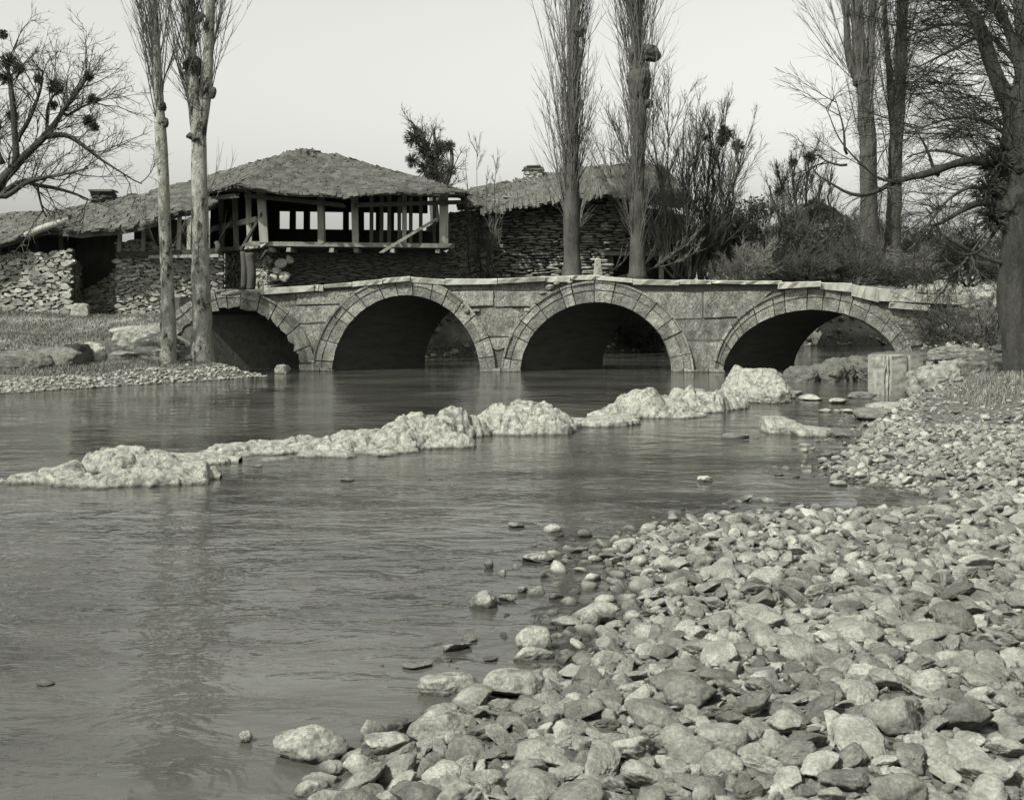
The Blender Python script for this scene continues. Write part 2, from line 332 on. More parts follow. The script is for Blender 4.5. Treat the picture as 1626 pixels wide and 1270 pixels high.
def river_sd(X, Y):
    """signed distance to the water's edge, positive on land"""
    P = np.stack([X, Y], -1); best = np.full(len(P), 1e9); ins = np.zeros(len(P), bool)
    for a, b in zip(RIV, np.roll(RIV, -1, 0)):
        e = b - a; t = np.clip(((P - a) @ e) / (e @ e), 0, 1); best = np.minimum(best, np.hypot(*(P - a - t[:, None] * e).T))
        c = (a[1] > Y) != (b[1] > Y); xs = a[0] + (Y - a[1]) / (e[1] if e[1] else 1e-9) * e[0]; ins ^= c & (X < xs)
    return np.where(ins, -best, best)
def land(X, Y):
    d = np.hypot(X[:, None] - CTRL[None, :, 0], Y[:, None] - CTRL[None, :, 1]); wgt = 1 / (d + .55) ** 4
    return (wgt * CTRL[None, :, 2]).sum(1) / wgt.sum(1)
def ground_z(X, Y):
    X = np.atleast_1d(np.asarray(X, float)); Y = np.atleast_1d(np.asarray(Y, float)); sd_ = river_sd(X, Y)
    wid = np.where(Y < 30, 1.3, 1.2) * np.where(X < -3, 1.4, 1); s = np.clip(sd_ / wid, 0, 1); s = s * (2 - s)
    z = land(X, Y) * s - .04 + .03 * np.clip(sd_, 0, 1)
    z = z + np.clip(sd_, 0, 1) * .06 * fbm(np.stack([X, Y, X * 0], -1) * .7, 4)
    return np.where(sd_ < 0, -.04 - np.minimum(-sd_ * .22, .9), z)
def gz(x, y): return float(ground_z(x, y)[0])
ys = np.concatenate([np.arange(-10, 4, .8), 4 * np.exp(np.linspace(0, math.log(700 / 4), 330))])
tt = np.linspace(-1, 1, 330); xs = 1.0 * np.sinh(tt * 6.2) / math.sinh(6.2) * 520 + tt * 22
X, Y = np.meshgrid(xs, ys); nx, ny = len(xs), len(ys)
Z = np.concatenate([ground_z(X.ravel()[i:i + 20000], Y.ravel()[i:i + 20000]) for i in range(0, X.size, 20000)])
i, j = np.meshgrid(np.arange(nx - 1), np.arange(ny - 1)); q = (j * nx + i).ravel()
struct('ground', MB().add(np.stack([X.ravel(), Y.ravel(), Z], -1), np.stack([q, q + 1, q + nx + 1, q + nx], -1)), 'ground')
struct('river_water', MB().add([(-90, -12, 0), (70, -12, 0), (70, 110, 0), (-90, 110, 0)], np.array([(0, 1, 2, 3)])), 'water')
# a low hill far off
def hill(name, x0, x1, yc, hgt, seed):
    u = np.linspace(0, 1, 90); v = np.linspace(0, 1, 14); U, V = np.meshgrid(u, v)
    XX = x0 + (x1 - x0) * U; YY = yc + (V - .5) * 160; ZZ = 4 + hgt * np.sin(np.pi * U) ** .7 * np.sin(np.pi * V) * (1 + .25 * fbm(np.stack([XX, YY, XX * 0], -1).reshape(-1, 3) * .012 + seed, 4).reshape(XX.shape)) - 3 * (V < .01)
    i, j = np.meshgrid(np.arange(89), np.arange(13)); q = (j * 90 + i).ravel()
    struct(name, MB().add(np.stack([XX, YY, ZZ], -1).reshape(-1, 3), np.stack([q, q + 1, q + 91, q + 90], -1)), 'ground')
hill('hill', 40, 420, 330, 16, 3.0)

# ------------------------------------------------------------------ the bridge
def Y0(u): return 38.0 - .05 * u
def ux(px):
    a = (px - CX) / F; return a * 38 / (1 + .05 * a)
def FP(px, py, proud=0.0):
    u = ux(px); Yf = Y0(u); return A(u, Yf - proud, H + (HY - py) / F * Yf)
BV = A(2.8, 2.25, 0)                                  # the vaults run askew to the face
ARCH = [  # centre px, intrados half width, crown y, springing y, extrados half width, extrados crown y, extrados centre
    (368, 108, 490, 594, 133, 462, 366), (645, 117, 469, 594, 143, 443, 641), (947, 121, 480, 595, 150, 449, 948), (1290, 143, 492, 599, 158, 459, 1292)]
TOP = [(338, 466), (365, 463), (445, 457), (540, 451), (600, 445), (640, 440), (665, 440), (700, 444), (800, 443), (870, 439), (945, 438), (1000, 443), (1100, 446), (1240, 447), (1300, 447), (1360, 453), (1450, 463), (1500, 470), (1600, 476)]
TX, TY = np.array(TOP, float).T
def top_y(px): return np.interp(px, TX, TY)
br = root('stone_bridge', FP(880, 600), 'old grey stone bridge of four round arches across the river', 'bridge')
def arch_pt(k, th, outer=False, off=0.0):
    c, a, cr_, sp, a2, cr2, c2 = ARCH[k]
    if outer: return c2 + (a2 + off) * math.cos(th), 597 - (597 - cr2 + off) * math.sin(th)
    return c + (a + off) * math.cos(th), sp - (sp - cr_ + off) * math.sin(th)
# core: bottom profile from the arches, top under the coping, swept along BV
prof = []
prof.append((318, 618))
for k in range(4):
    lo, hi = (2.9, .02) if k == 0 else (math.pi - .02, .02)
    c, a, cr_, sp, *_ = ARCH[k]
    prof.append((arch_pt(k, lo)[0], 618) if k else (arch_pt(0, lo)[0], 560))
    for th in np.linspace(lo, hi, 40):
        prof.append(arch_pt(k, th, off=2.0))
    prof.append((arch_pt(k, hi)[0], 618))
prof.append((1600, 600))
prof = np.array(prof)
core = MB(); vl = MB()
n = len(prof); rows = []
bot0 = np.array([FP(x, y) for x, y in prof]); top0 = np.array([FP(x, max(top_y(x) + 6, 0)) for x, y in prof])
v = np.concatenate([bot0, top0, top0 + BV, bot0 + BV]); i = np.arange(n - 1)
def strip(a, b): return np.stack([a * n + i, a * n + i + 1, b * n + i + 1, b * n + i], -1)
core.add(v, [strip(0, 1), strip(1, 2), strip(2, 3), np.array([(0, n, 2 * n, 3 * n)]), np.array([(n - 1, 2 * n - 1, 3 * n - 1, 4 * n - 1)])])
part('bridge_core', core, 'joint', br)
off = 1
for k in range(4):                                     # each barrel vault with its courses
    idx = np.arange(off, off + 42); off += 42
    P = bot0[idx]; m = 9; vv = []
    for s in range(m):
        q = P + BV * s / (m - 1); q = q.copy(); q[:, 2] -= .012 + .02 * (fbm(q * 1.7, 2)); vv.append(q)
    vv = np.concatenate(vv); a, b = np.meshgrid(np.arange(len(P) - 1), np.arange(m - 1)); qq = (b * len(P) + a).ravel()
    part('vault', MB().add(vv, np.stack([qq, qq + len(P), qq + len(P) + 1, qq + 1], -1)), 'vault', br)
def prism(mb, poly, p0, p1, inset=1.2, rng=RNG):
    """a dressed block: polygon in face coordinates (photo px), with eased edges"""
    poly = np.array(poly, float); c = poly.mean(0)
    if np.cross(poly[1] - poly[0], poly[2] - poly[1]) < 0: poly = poly[::-1]
    def ins(d): 
        w_ = poly - c; l = np.linalg.norm(w_, axis=1, keepdims=True); return c + w_ * (1 - d / l)
    R = [[FP(x, y, p0) for x, y in ins(.25)], [FP(x, y, p1 - .03) for x, y in ins(.25)], [FP(x, y, p1) for x, y in ins(inset)]]
    m = len(poly); V = np.array(R).reshape(-1, 3); i = np.arange(m); j = (i + 1) % m
    fs = [np.stack([i + a * m, i + (a + 1) * m, j + (a + 1) * m, j + a * m], -1) for a in (0, 1)] + [(np.arange(m) + 2 * m)[None, ::-1]]
    mb.add(V, fs)
for k, cnt in ((0, 13), (1, 15), (2, 14), (3, 17)):
    ring = MB(); hood = MB(); rg = np.random.default_rng(40 + k); lo, hi = (2.6, .0) if k == 0 else (math.pi, 0.0)
    th = np.linspace(lo, hi, cnt + 1); th[1:-1] += rg.uniform(-.055, .055, cnt - 1)
    for a, b in zip(th[:-1], th[1:]):
        g = .004; a -= g; b += g; o0 = rg.uniform(-.015, .02)
        T = np.linspace(a, b, 4)
        if k == 0:
            er = rg.uniform(-3, 5, 4) if a > .35 else np.zeros(4)
            inn = [arch_pt(k, t, off=e) for t, e in zip(T, er)]
        else: inn = [arch_pt(k, t) for t in T]
        outp = [arch_pt(k, t, True) for t in T]
        f = .62
        midp = [(p[0] * (1 - f) + q[0] * f, p[1] * (1 - f) + q[1] * f) for p, q in zip(inn, outp)]
        jt = lambda P_: [(x + rg.uniform(-.35, .35), y + rg.uniform(-.35, .35)) for x, y in P_]; prism(ring, jt(inn) + jt(midp[::-1]), -.35, .06 + o0, .35, rg); prism(ring, jt(midp) + jt(outp[::-1]), -.02, .085 + o0, .35, rg)
        if not (k == 0 and a > 1.9):
            oo = [arch_pt(k, t, True, off=3.2) for t in T]
            prism(hood, outp + oo[::-1], -.02, .125 + rg.uniform(-.03, .03), .3, rg)
    part('arch_ring', ring, 'ring', br); part('hood_moulding', hood, 'ring', br)
sp_ = MB(); rg = np.random.default_rng(8)
BL = [[(411, 468), (470, 466), (470, 484), (440, 487)], [(471, 466), (576, 459), (562, 468), (546, 483), (471, 484)],
      [(444, 488), (543, 484.5), (531, 498), (523, 512), (470, 514)], [(472, 515), (521, 514), (509, 540), (503, 560), (494, 560), (487, 540)],
      [(496, 561), (502, 561), (498, 596), (497, 596)],
      [(690, 449), (780, 449), (780, 461), (712, 462)], [(781, 449), (884, 449), (872, 461), (781, 461)],
      [(716, 463), (784, 462), (784, 486), (742, 487)], [(785, 462), (880, 463), (862, 474), (846, 487), (785, 487)],
      [(753, 500), (778, 488), (812, 488), (833, 500), (814, 535), (770, 535)], [(772, 537), (811, 536), (806, 552), (790, 557), (778, 552)],
      [(1022, 464), (1115, 464), (1116, 505), (1066, 508), (1046, 485)], [(1117, 464), (1226, 462), (1206, 480), (1178, 503), (1117, 505)],
      [(1068, 510), (1120, 507), (1174, 505), (1160, 522), (1147, 540), (1086, 540)], [(1089, 542), (1146, 542), (1139, 562), (1134, 585), (1099, 585)],
      [(1390, 486), (1440, 483), (1470, 500), (1462, 518), (1422, 516)], [(1424, 518), (1470, 520), (1482, 545), (1438, 552)],
      [(1472, 484), (1538, 482), (1536, 506), (1474, 508)], [(1486, 510), (1545, 507), (1560, 545), (1490, 550)], [(1548, 486), (1590, 486), (1598, 520), (1556, 520)]]
for b in BL:
    b = np.array(b, float); pts = []
    for p, q in zip(b, np.roll(b, -1, 0)):
        for t in (0, .33, .66): pts.append(p + (q - p) * t + rg.uniform(-.6, .6, 2))
    sp_ = MB(); prism(sp_, pts, -.02, rg.uniform(.0, .07), 1.3, rg); part('spandrel_block', sp_, 'ashlar', br)
ft = MB()
for x0, x1 in ((486, 531), (762, 828), (1070, 1098), (1098, 1150)):
    m = (x0 + x1) / 2
    prism(ft, [(x0, 588), (m, 584), (m, 606), (x0 - 2, 606)], -.1, .17, .8); prism(ft, [(m + .8, 584), (x1, 588), (x1 + 2, 606), (m + .8, 606)], -.1, .16, .8)
part('pier_footing', ft, 'ashlar', br)
xs_ = [352, 415, 500, 515, 560, 608, 652, 707, 790, 866, 905, 945, 1004, 1078, 1128, 1183, 1240]; rg = np.random.default_rng(3)
def slab(x0, x1, y0, y1, thick0, thick1, dep, proud, name='coping_slab', mat='coping'):
    m = 7; v = []
    for s in np.linspace(0, 1, m):
        x = x0 + (x1 - x0) * s; y = y0 + (y1 - y0) * s; th = thick0 + (thick1 - thick0) * s; e = .6 if 0 < s < 1 else 1.6
        f = FP(x, y - rg.uniform(0, .6), proud + rg.uniform(-.03, .03)); bk = FP(x, y - rg.uniform(0, .5), -dep)
        f2 = FP(x, y + th, proud - .03 + rg.uniform(-.02, .02)); b2 = FP(x, y + th, -dep)
        up = A(0, 0, .02); v += [f - up * e + A(0, .0, 0), f + A(0, .05, .0), bk, b2, f2]
    i = np.arange(m - 1)[:, None] * 5; j = np.arange(5)[None]; j2 = (j + 1) % 5
    q = np.stack([i + j, i + 5 + j, i + 5 + j2, i + j2], -1).reshape(-1, 4)
    part(name, MB().add(v, [q, np.arange(5)[None], (np.arange(5) + 5 * (m - 1))[None, ::-1]]), mat, br)
for a, b in zip(xs_[:-1], xs_[1:]):
    th = rg.uniform(4.5, 10); slab(a + .5, b - .5, top_y(a) + rg.uniform(-1.4, 1.2), top_y(b) + rg.uniform(-1, .6), th, th + rg.uniform(-1.5, 1.5), 1.5, rg.uniform(.14, .24))
slab(1234, 1300, 449, 447, 10, 8, 1.2, .30); slab(1300, 1350, 449, 450, 10, 14, 1.5, .2); slab(1350, 1392, 452, 458, 18, 22, 1.5, .24)
slab(1392, 1450, 458, 462, 20, 18, 1.5, .22); slab(1448, 1482, 466, 470, 14, 12, 1.4, .2); slab(1478, 1592, 468, 470, 14, 17, 1.3, .34)
slab(1410, 1474, 480, 485, 9, 9, .8, .22); slab(1540, 1600, 486, 490, 5, 5, .8, .12)
# loose stones jammed between the courses
def blob(mb, c, r, rng, sub=3, rot=None, **kw):
    v, f = facet(sub, rng, **kw); v = (v * np.asarray(r)) @ rotm(*(rot if rot is not None else rng.uniform(-.3, .3, 3))).T; return mb.add(v + np.asarray(c), f)
lo_ = MB(); rg = np.random.default_rng(9)
for px, py, r in ((862, 466, 5), (872, 456, 6), (884, 451, 5), (838, 493, 5), (832, 500, 4), (742, 495, 6), (735, 486, 4), (756, 494, 5), (560, 466, 4), (1185, 495, 4), (1022, 470, 3), (905, 449, 4)):
    blob(lo_, FP(px, py, .04), (r * .026, .12, r * .015), rg, 2)
part('packing_stone', lo_, 'ashlar', br, True)

# ------------------------------------------------------------------ rocks of the old weir and the banks
def ledge(lumps, rg, mb, step=.02):
    L = []
    for (px, yw, hw, hp, dep, zb) in lumps:
        g = G(px, yw, zb); L.append((g[0], g[1] + dep * .85, hw * g[1] / F * 1.25, dep * 1.1, max(hp - 1.05 * dep * F * H / g[1] ** 2, .38 * hp) * g[1] / F, zb))
    L = np.array(L); x0, x1 = (L[:, 0] - L[:, 2]).min() - .1, (L[:, 0] + L[:, 2]).max() + .1; y0, y1 = (L[:, 1] - L[:, 3]).min() - .1, (L[:, 1] + L[:, 3]).max() + .1
    nx, ny = int((x1 - x0) / step) + 2, int((y1 - y0) / step) + 2; X, Y = np.meshgrid(np.linspace(x0, x1, nx), np.linspace(y0, y1, ny)); P = np.stack([X, Y, X * 0], -1).reshape(-1, 3)
    wx = .16 * fbm(P * 2.2 + 5, 4, .6); wy = .16 * fbm(P * 2.2 + 45, 4, .6); z = np.full(len(P), -9.0)
    for (cx, cy, rx, ry, h, zb) in L:
        r2 = ((P[:, 0] + wx - cx) / rx) ** 2 + ((P[:, 1] + wy - cy) / ry) ** 2
        z = np.maximum(z, np.where(r2 < 1, zb + h * (np.clip(1 - r2, 0, 1) ** .6) * 1.04 - .02, zb - .10 - 1.6 * (r2 - 1)))
    hm = L[:, 4].max(); k = np.clip((z - L[:, 5].min()) / (.5 * hm), 0, 1)
    vor = rg.uniform(0, 1, (int((x1 - x0) * (y1 - y0) * 9) + 6, 2)) * A(x1 - x0, y1 - y0) + A(x0, y0); hv = rg.uniform(-1, 1, len(vor)); tl = rg.normal(0, .5, (len(vor), 2))
    PP = P[:, :2] + np.stack([wx, wy], -1) * .5; d2 = ((PP[:, None] - vor[None]) ** 2).sum(-1); o2 = np.argpartition(d2, 1, 1)[:, :2]; dd = np.sqrt(np.take_along_axis(d2, o2, 1)); dd.sort(1); c0 = d2.argmin(1)
    z = z + k * hm * (.11 * hv[c0] + .08 * ((PP - vor[c0]) * tl[c0]).sum(1) / .3 - .16 * np.clip(.06 - (dd[:, 1] - dd[:, 0]), 0, 1) / .06 + .16 * fbm(P * 3.3, 4, .5))
    sh = .05 * k[:, None] * np.stack([fbm(P * 9 + 3, 3, .6), fbm(P * 9 + 33, 3, .6), z * 0], -1) * (1.2 - k[:, None]); P = P + sh
    i, j = np.meshgrid(np.arange(nx - 1), np.arange(ny - 1)); q = (j * nx + i).ravel(); F4 = np.stack([q, q + 1, q + nx + 1, q + nx], -1)
    keep = z[F4].max(1) > L[:, 5].min() - .6; F4 = F4[keep]; use = np.unique(F4); inv = np.zeros(len(P), int); inv[use] = np.arange(len(use))
    mb.add(np.stack([P[use, 0], P[use, 1], z[use]], -1), inv[F4])
def rock(lumps, mat, label, cat='rock', name='weir_rock', seed=1, sub=4, amp=.12, group=None):
    """lumps: (px, waterline y, half width px, height px, depth m, z of base)"""
    rg = np.random.default_rng(seed); mb = MB()
    if name == 'weir_rock' and seed != 14:
        ledge(lumps, rg, mb); return single(name, mb, mat, label, cat, group)
    for (px, yw, hw, hp, dep, zb) in lumps:
        g = G(px, yw, zb)
        if name == 'bank_rock':
            YY = np.linspace(20, 44, 500); XX = (px - CX) / F * YY; hit = np.argmax(H + (HY - yw) / F * YY < ground_z(XX, YY)); zb = gz(XX[hit], YY[hit]) - .02; g = A(XX[hit], YY[hit], zb)
        Yb = g[1]; rx = hw * Yb / F * 1.3; rz = hp * Yb / F * (1.0 if name == 'bank_rock' else .92)
        v, f = facet(max(sub, 5), rg, 14, .56, 1.0, .05, 2)
        if name in ('bank_rock', 'boulder'): v = v / np.abs(v).max(0); v = np.sign(v) * np.abs(v) ** .72
        c = A(g[0], Yb + dep * .8, zb + (rz * .42 if name == 'bank_rock' else 0))
        v = v * A(rx, dep * 1.2, rz * 1.02); v = v + A(0, 0, rz * .0)
        wv = v + c; d = nrm(v / A(rx, dep, rz))
        v = v + d * (amp * .5 * rz * fbm(wv * 8.0, 5, .6) + amp * .8 * rz * fbm(wv * 1.9 + 7, 2) - amp * .9 * rz * np.abs(vnoise(wv * 3.3 + 3)))[:, None] * A(1, 1, .8)
        mb.add(v + c, f)
    return single(name, mb, mat, label, cat, group)
WG = 'rocks of the ruined weir'
rock([(60, 768, 52, 32, .35, 0), (118, 770, 55, 26, .3, 0), (178, 774, 60, 30, .35, 0), (235, 772, 58, 36, .35, 0), (288, 764, 34, 40, .3, 0), (20, 768, 22, 14, .25, 0)], 'tufa', 'long flat pale rock where the old weir starts, widest slab in the river', seed=2, sub=5, group=WG)
rock([(195, 752, 62, 44, .4, 0), (235, 752, 40, 34, .35, 0)], 'tufa', 'pale domed rock rising behind the long flat weir slab', seed=3, group=WG)
rock([(285, 735, 48, 18, .4, .05), (325, 730, 32, 12, .3, .06)], 'tufa', 'thin pale ledge rock overhanging dark water beside the long slab', seed=4, group=WG)
rock([(370, 724, 42, 24, .45, 0), (425, 722, 42, 26, .5, 0), (410, 734, 34, 10, .3, 0)], 'tufa', 'low knobbly pale rock after the thin overhanging ledge', seed=5, group=WG, amp=.2)
rock([(478, 720, 46, 28, .5, 0), (530, 720, 46, 36, .6, 0), (510, 728, 40, 16, .35, 0)], 'tufa', 'bumpy pale weir rock between low knobbly rock and the high crest', seed=6, group=WG, amp=.2)
rock([(585, 716, 48, 40, .6, 0), (630, 713, 44, 48, .6, 0), (600, 722, 50, 16, .35, 0)], 'tufa', 'broad bumpy weir rock leading up to the white crest', seed=7, group=WG, amp=.2)
rock([(665, 706, 40, 52, .6, 0), (703, 700, 36, 52, .6, 0), (690, 712, 50, 24, .35, 0)], 'tufa', 'white rough crest of the weir with reflections below', seed=8, group=WG, amp=.2)
rock([(752, 694, 30, 34, .5, 0), (785, 690, 26, 26, .5, 0)], 'tufa', 'small grey weir rock between white crest and domed boulder', seed=9, group=WG)
rock([(835, 690, 62, 52, .8, 0), (872, 680, 34, 40, .6, 0), (795, 692, 30, 14, .3, 0)], 'tufa', 'big domed pale boulder standing in the middle of the weir', seed=10, sub=5, group=WG)
rock([(930, 672, 42, 12, .5, .08), (978, 668, 34, 12, .5, .09)], 'tufa', 'flat rock shelf with a dark hollow beneath it', seed=11, group=WG)
rock([(1030, 664, 42, 44, .7, 0), (985, 664, 34, 22, .6, .02), (1070, 662, 34, 36, .6, 0)], 'tufa', 'pitted pale rock beyond the flat shelf with dark hollow', seed=12, group=WG, amp=.18)
rock([(1110, 655, 42, 40, .7, 0), (1150, 650, 34, 34, .6, 0), (1080, 664, 40, 14, .4, 0)], 'tufa', 'pitted weir rock leaning against the big square boulder', seed=13, group=WG, amp=.18)
rock([(1215, 634, 42, 58, .8, 0), (1176, 630, 32, 48, .7, 0), (1222, 640, 36, 34, .6, 0)], 'tufa', 'big square-shouldered boulder at the bridge end of the weir', seed=14, sub=5, group=WG, amp=.1)
rock([(1275, 607, 24, 27, .5, .0)], 'dark_rock_and_shade', 'small grey pointed boulder between square boulder and dark ledge', seed=15, name='boulder')
rock([(1330, 606, 36, 30, .7, 0), (1368, 602, 40, 36, .8, 0), (1392, 606, 24, 34, .5, 0)], 'dark_rock_and_shade', 'dark ragged rock ledge in front of the fourth arch', seed=16, name='boulder', amp=.25)
rock([(1245, 689, 22, 31, .35, 0), (1262, 690, 14, 20, .25, 0)], 'tufa', 'upright pale boulder in the shallows with its own reflection', seed=18, name='boulder')
rock([(1300, 694, 30, 16, .35, 0), (1340, 695, 28, 14, .3, 0)], 'river_stone', 'low flat stones shelf joined to the upright pale boulder', seed=19, name='boulder', amp=.25)
rock([(1168, 696, 20, 7, .2, 0)], 'river_stone', 'flat rock barely above the water near the upright boulder', seed=20, name='boulder')
rock([(1540, 606, 44, 38, .6, .35), (1494, 618, 34, 52, .6, .2), (1515, 612, 40, 46, .6, .25)], 'river_stone', 'long grey tilted rock lying behind the carved block', seed=21, name='boulder', sub=5)
rock([(1440, 655, 46, 14, .5, .1), (1400, 660, 30, 10, .4, .1)], 'river_stone', 'pale rounded rock in front of the carved block', seed=22, name='boulder')
rock([(447, 593, 11, 16, .3, .0)], 'tufa', 'small pale pointed rock in the dark mouth of the first arch', seed=45, name='boulder')
rock([(1470, 570, 60, 12, .9, .6)], 'dark_rock_and_shade', 'flat dark rock at the foot of the fourth arch', seed=23, name='boulder', amp=.25)
rock([(1588, 530, 34, 34, .8, .9)], 'dark_rock_and_shade', 'shaggy dark boulder against the big tree trunk', seed=24, name='boulder')
# left bank: overgrown ledge and stones
LG = 'rocks edging the grassy bank'
rock([(1592, 592, 40, 20, .5, .5)], 'river_stone', 'low broad slab lying on the bank by the big tree root', seed=80, name='bank_rock', sub=4, amp=.1)
rock([(1545, 572, 46, 15, .45, .6)], 'river_stone', 'long flat slab on the bank behind the grey tilted rock', seed=81, name='bank_rock', sub=4, amp=.1)
BR_ = [(22, 584, 48, 17, .5, .3, 'river_stone', 'long rounded turf-topped ledge stone at the far end of the bank edge'), (84, 582, 30, 17, .45, .3, 'river_stone', 'shorter turf-topped stone following the long ledge stone'),
    (114, 576, 18, 20, .4, .36, 'dark_rock_and_shade', 'dark upright rock next to the turf-topped stones'), (157, 560, 30, 12, .35, .62, 'dark_rock_and_shade', 'dark flat capping rock in the bank edge'),
    (148, 574, 16, 17, .3, .4, 'rubble', 'small rough rock beneath the dark flat capping rock'), (176, 570, 15, 14, .3, .45, 'tufa', 'small pale rock propped under the end of the capping rock'),
    (196, 554, 16, 16, .3, .62, 'river_stone', 'squat rock between the dark capping rock and the bright slab'), (218, 540, 36, 13, .4, .88, 'tufa', 'long bright slab topping the bank beside the slim poplar'),
    (214, 554, 24, 13, .35, .62, 'rubble', 'brown-grey stone below the bright slab'), (240, 552, 16, 14, .35, .65, 'tufa', 'pale stone under the bright slab next to the slim poplar'),
    (236, 566, 22, 10, .3, .48, 'river_stone', 'low grey stone at the root of the slim poplar'), (190, 572, 18, 9, .3, .42, 'river_stone', 'low flat stone lying in the bank gravel'), (290, 572, 15, 8, .3, .45, 'dark_rock_and_shade', 'dark stone between the two riverside poplar trunks')]
for q, (px, yw, hw, hp, dep, zb, mt, lab) in enumerate(BR_): rock([(px, yw, hw * 1.1, hp * 1.25, dep, zb)], mt, lab, seed=60 + q, name='bank_rock', group=LG, sub=4, amp=.10)
# carved block with fluted face
cb = MB(); p = G(1434, 627, 0); rg = np.random.default_rng(4); Yb = p[1]; s = Yb / F
bw, bh = 68 * s, 62 * s
prof2 = [(-.5, 0), (-.44, .03), (-.40, 0), (-.36, .035), (-.32, 0), (.08, 0), (.10, .05), (.15, .05), (.17, 0), (.5, 0)]
m = len(prof2); V = []
LV = [-.15] + [bh * q / 9 for q in range(1, 10)]
for zz in LV:
    for (a, d) in prof2: V.append(A(a * bw + .03 * zz, d + .05 * max(0, zz / bh - .8), zz - (.10 * max(0, a - .3) * (zz / bh > .95))) + rg.uniform(-.014, .014, 3))
    V.append(A(.52 * bw, .9, zz)); V.append(A(-.42 * bw, .85, zz))
m += 2; V = np.array(V); ca, sa = math.cos(.25), math.sin(.25)
V = V @ np.array([[ca, sa, 0], [-sa, ca, 0], [0, 0, 1]]); i = np.arange(m); j = (i + 1) % m
cb.add(V + p, [np.stack([i + k * m, j + k * m, j + (k + 1) * m, i + (k + 1) * m], -1) for k in range(9)] + [(np.arange(m) + 9 * m)[None], np.arange(m)[None, ::-1]])
single('carved_block', cb, 'rubble', 'squared stone block with upright grooves at the water edge', 'stone block', smooth=False)
def slab_stone(px, py, wpx, hpx, Yd, label, tip=.6, seed=1, tilt=.03):
    rg = np.random.default_rng(seed); b = W(px, py, Yd); s = Yd / F; v, f = facet(4, rg, 20, .85, 1, .02); v = v / np.abs(v).max(0)
    v = np.sign(v) * np.abs(v) ** .45; zz = (v[:, 2:3] + 1) / 2; v[:, :1] *= (1 - (1 - tip) * zz); v = v * A(wpx * s / 2, .12, hpx * s / 2) * .92 + A(0, 0, hpx * s * .45)
    v[:, 0] += tilt * v[:, 2]; v += .02 * fbm(v * 4, 3)[:, None]
    return single('standing_stone', MB().add(v + b, f), 'tufa', label, 'stone')
slab_stone(127, 505, 34, 26, 43.0, 'pale squarish stone propped at the foot of the rubble wall', .8, 3)
slab_stone(949, 444, 19, 38, 41.5, 'pointed pale stone standing upright behind the bridge parapet', .5, 11, .0)

# ------------------------------------------------------------------ river stones
rg = np.random.default_rng(77)
SINGLES = [(1290, 636, 20, 8, 'dark wet stone in the pool beside the square-shouldered boulder'), (1335, 641, 17, 8, 'pale wet stone in the dark pool below the ragged ledge'), (1372, 633, 24, 9, 'long wet stone in the pool before the carved block'),
    (1312, 655, 11, 5, 'tiny stone in the pool nearer the upright pale boulder'), (1352, 656, 12, 6, 'small white stone shining in the dark pool'), (1262, 628, 16, 7, 'low stone at the foot of the square-shouldered boulder'),
    (818, 838, 15, 7, 'flat pale stone alone in mid river, first above the gravel point'), (1121, 766, 13, 10, 'small pointed stone standing in still water beyond the gravel point'),
    (855, 893, 27, 14, 'wide flat pale stone in the water with a low tail'), (776, 902, 8, 11, 'tiny pointed stone in the water beside the wide flat one'),
    (768, 966, 24, 22, 'bright rounded stone in the water, whitest of the midstream stones'), (805, 955, 15, 9, 'small flat stone touching the bright rounded midstream stone'),
    (829, 941, 10, 8, 'little pebble-like stone just beyond the bright rounded one'), (850, 1035, 32, 30, 'pale peaked stone in the shallows with pointed top'),
    (940, 998, 18, 25, 'smooth upright white stone at the gravel edge'), (660, 1063, 27, 7, 'long thin pale stone like a stick lying in the shallows'),
    (388, 1180, 12, 15, 'single small stone alone in the water before the white pile'), (68, 1089, 16, 6, 'small submerged stone showing far out in the stream'),
    (550, 765, 12, 5, 'small flat stone in the water below the weir rocks'), (408, 742, 9, 3, 'tiny flat stone near the foot of the knobbly weir rocks'),
    (1070, 828, 9, 7, 'small round stone in front of the gravel tip shore'), (780, 1050, 14, 5, 'low wet stone near the peaked stone'),
    (710, 1108, 50, 26, 'broad knobbly pale stone at the gravel bar corner'), (487, 1212, 62, 44, 'largest smooth white stone at the edge of the pile'),
    (610, 1200, 40, 26, 'smooth white stone second from the water in the pile'), (1060, 1090, 9, 4, 'small wet stone in the puddle between larger stones'),
    (1215, 1000, 40, 30, 'big grey boulder with a dark hollow on the gravel bar'), (1360, 1024, 48, 30, 'large wedge-shaped boulder with shadowed underside on the bar'), (1490, 1022, 54, 22, 'long low slab of stone on the gravel bar'),
    (1105, 1125, 48, 38, 'rounded grey boulder half way up the gravel bar'), (1150, 1195, 44, 34, 'broad rough boulder low on the gravel bar'), (1430, 1170, 50, 48, 'tall dome-shaped boulder, highest on the stony bar'),
    (1550, 1165, 48, 44, 'bulky dark boulder near the end of the stony bar'), (700, 1180, 60, 34, 'flat white slab leaning in the pale stones'), (820, 1110, 55, 34, 'chunky pale stone above the white slab')]
occ = []
TEMPL = [facet(4, np.random.default_rng(100 + q), int(rg.integers(6, 10)), .29, .92, .085, 2.2) for q in range(16)]
T2 = [facet(2, np.random.default_rng(200 + q), 7, .28, .9, .09) for q in range(20)]
T3 = [facet(3, np.random.default_rng(250 + q), 7, .28, .9, .09) for q in range(20)]
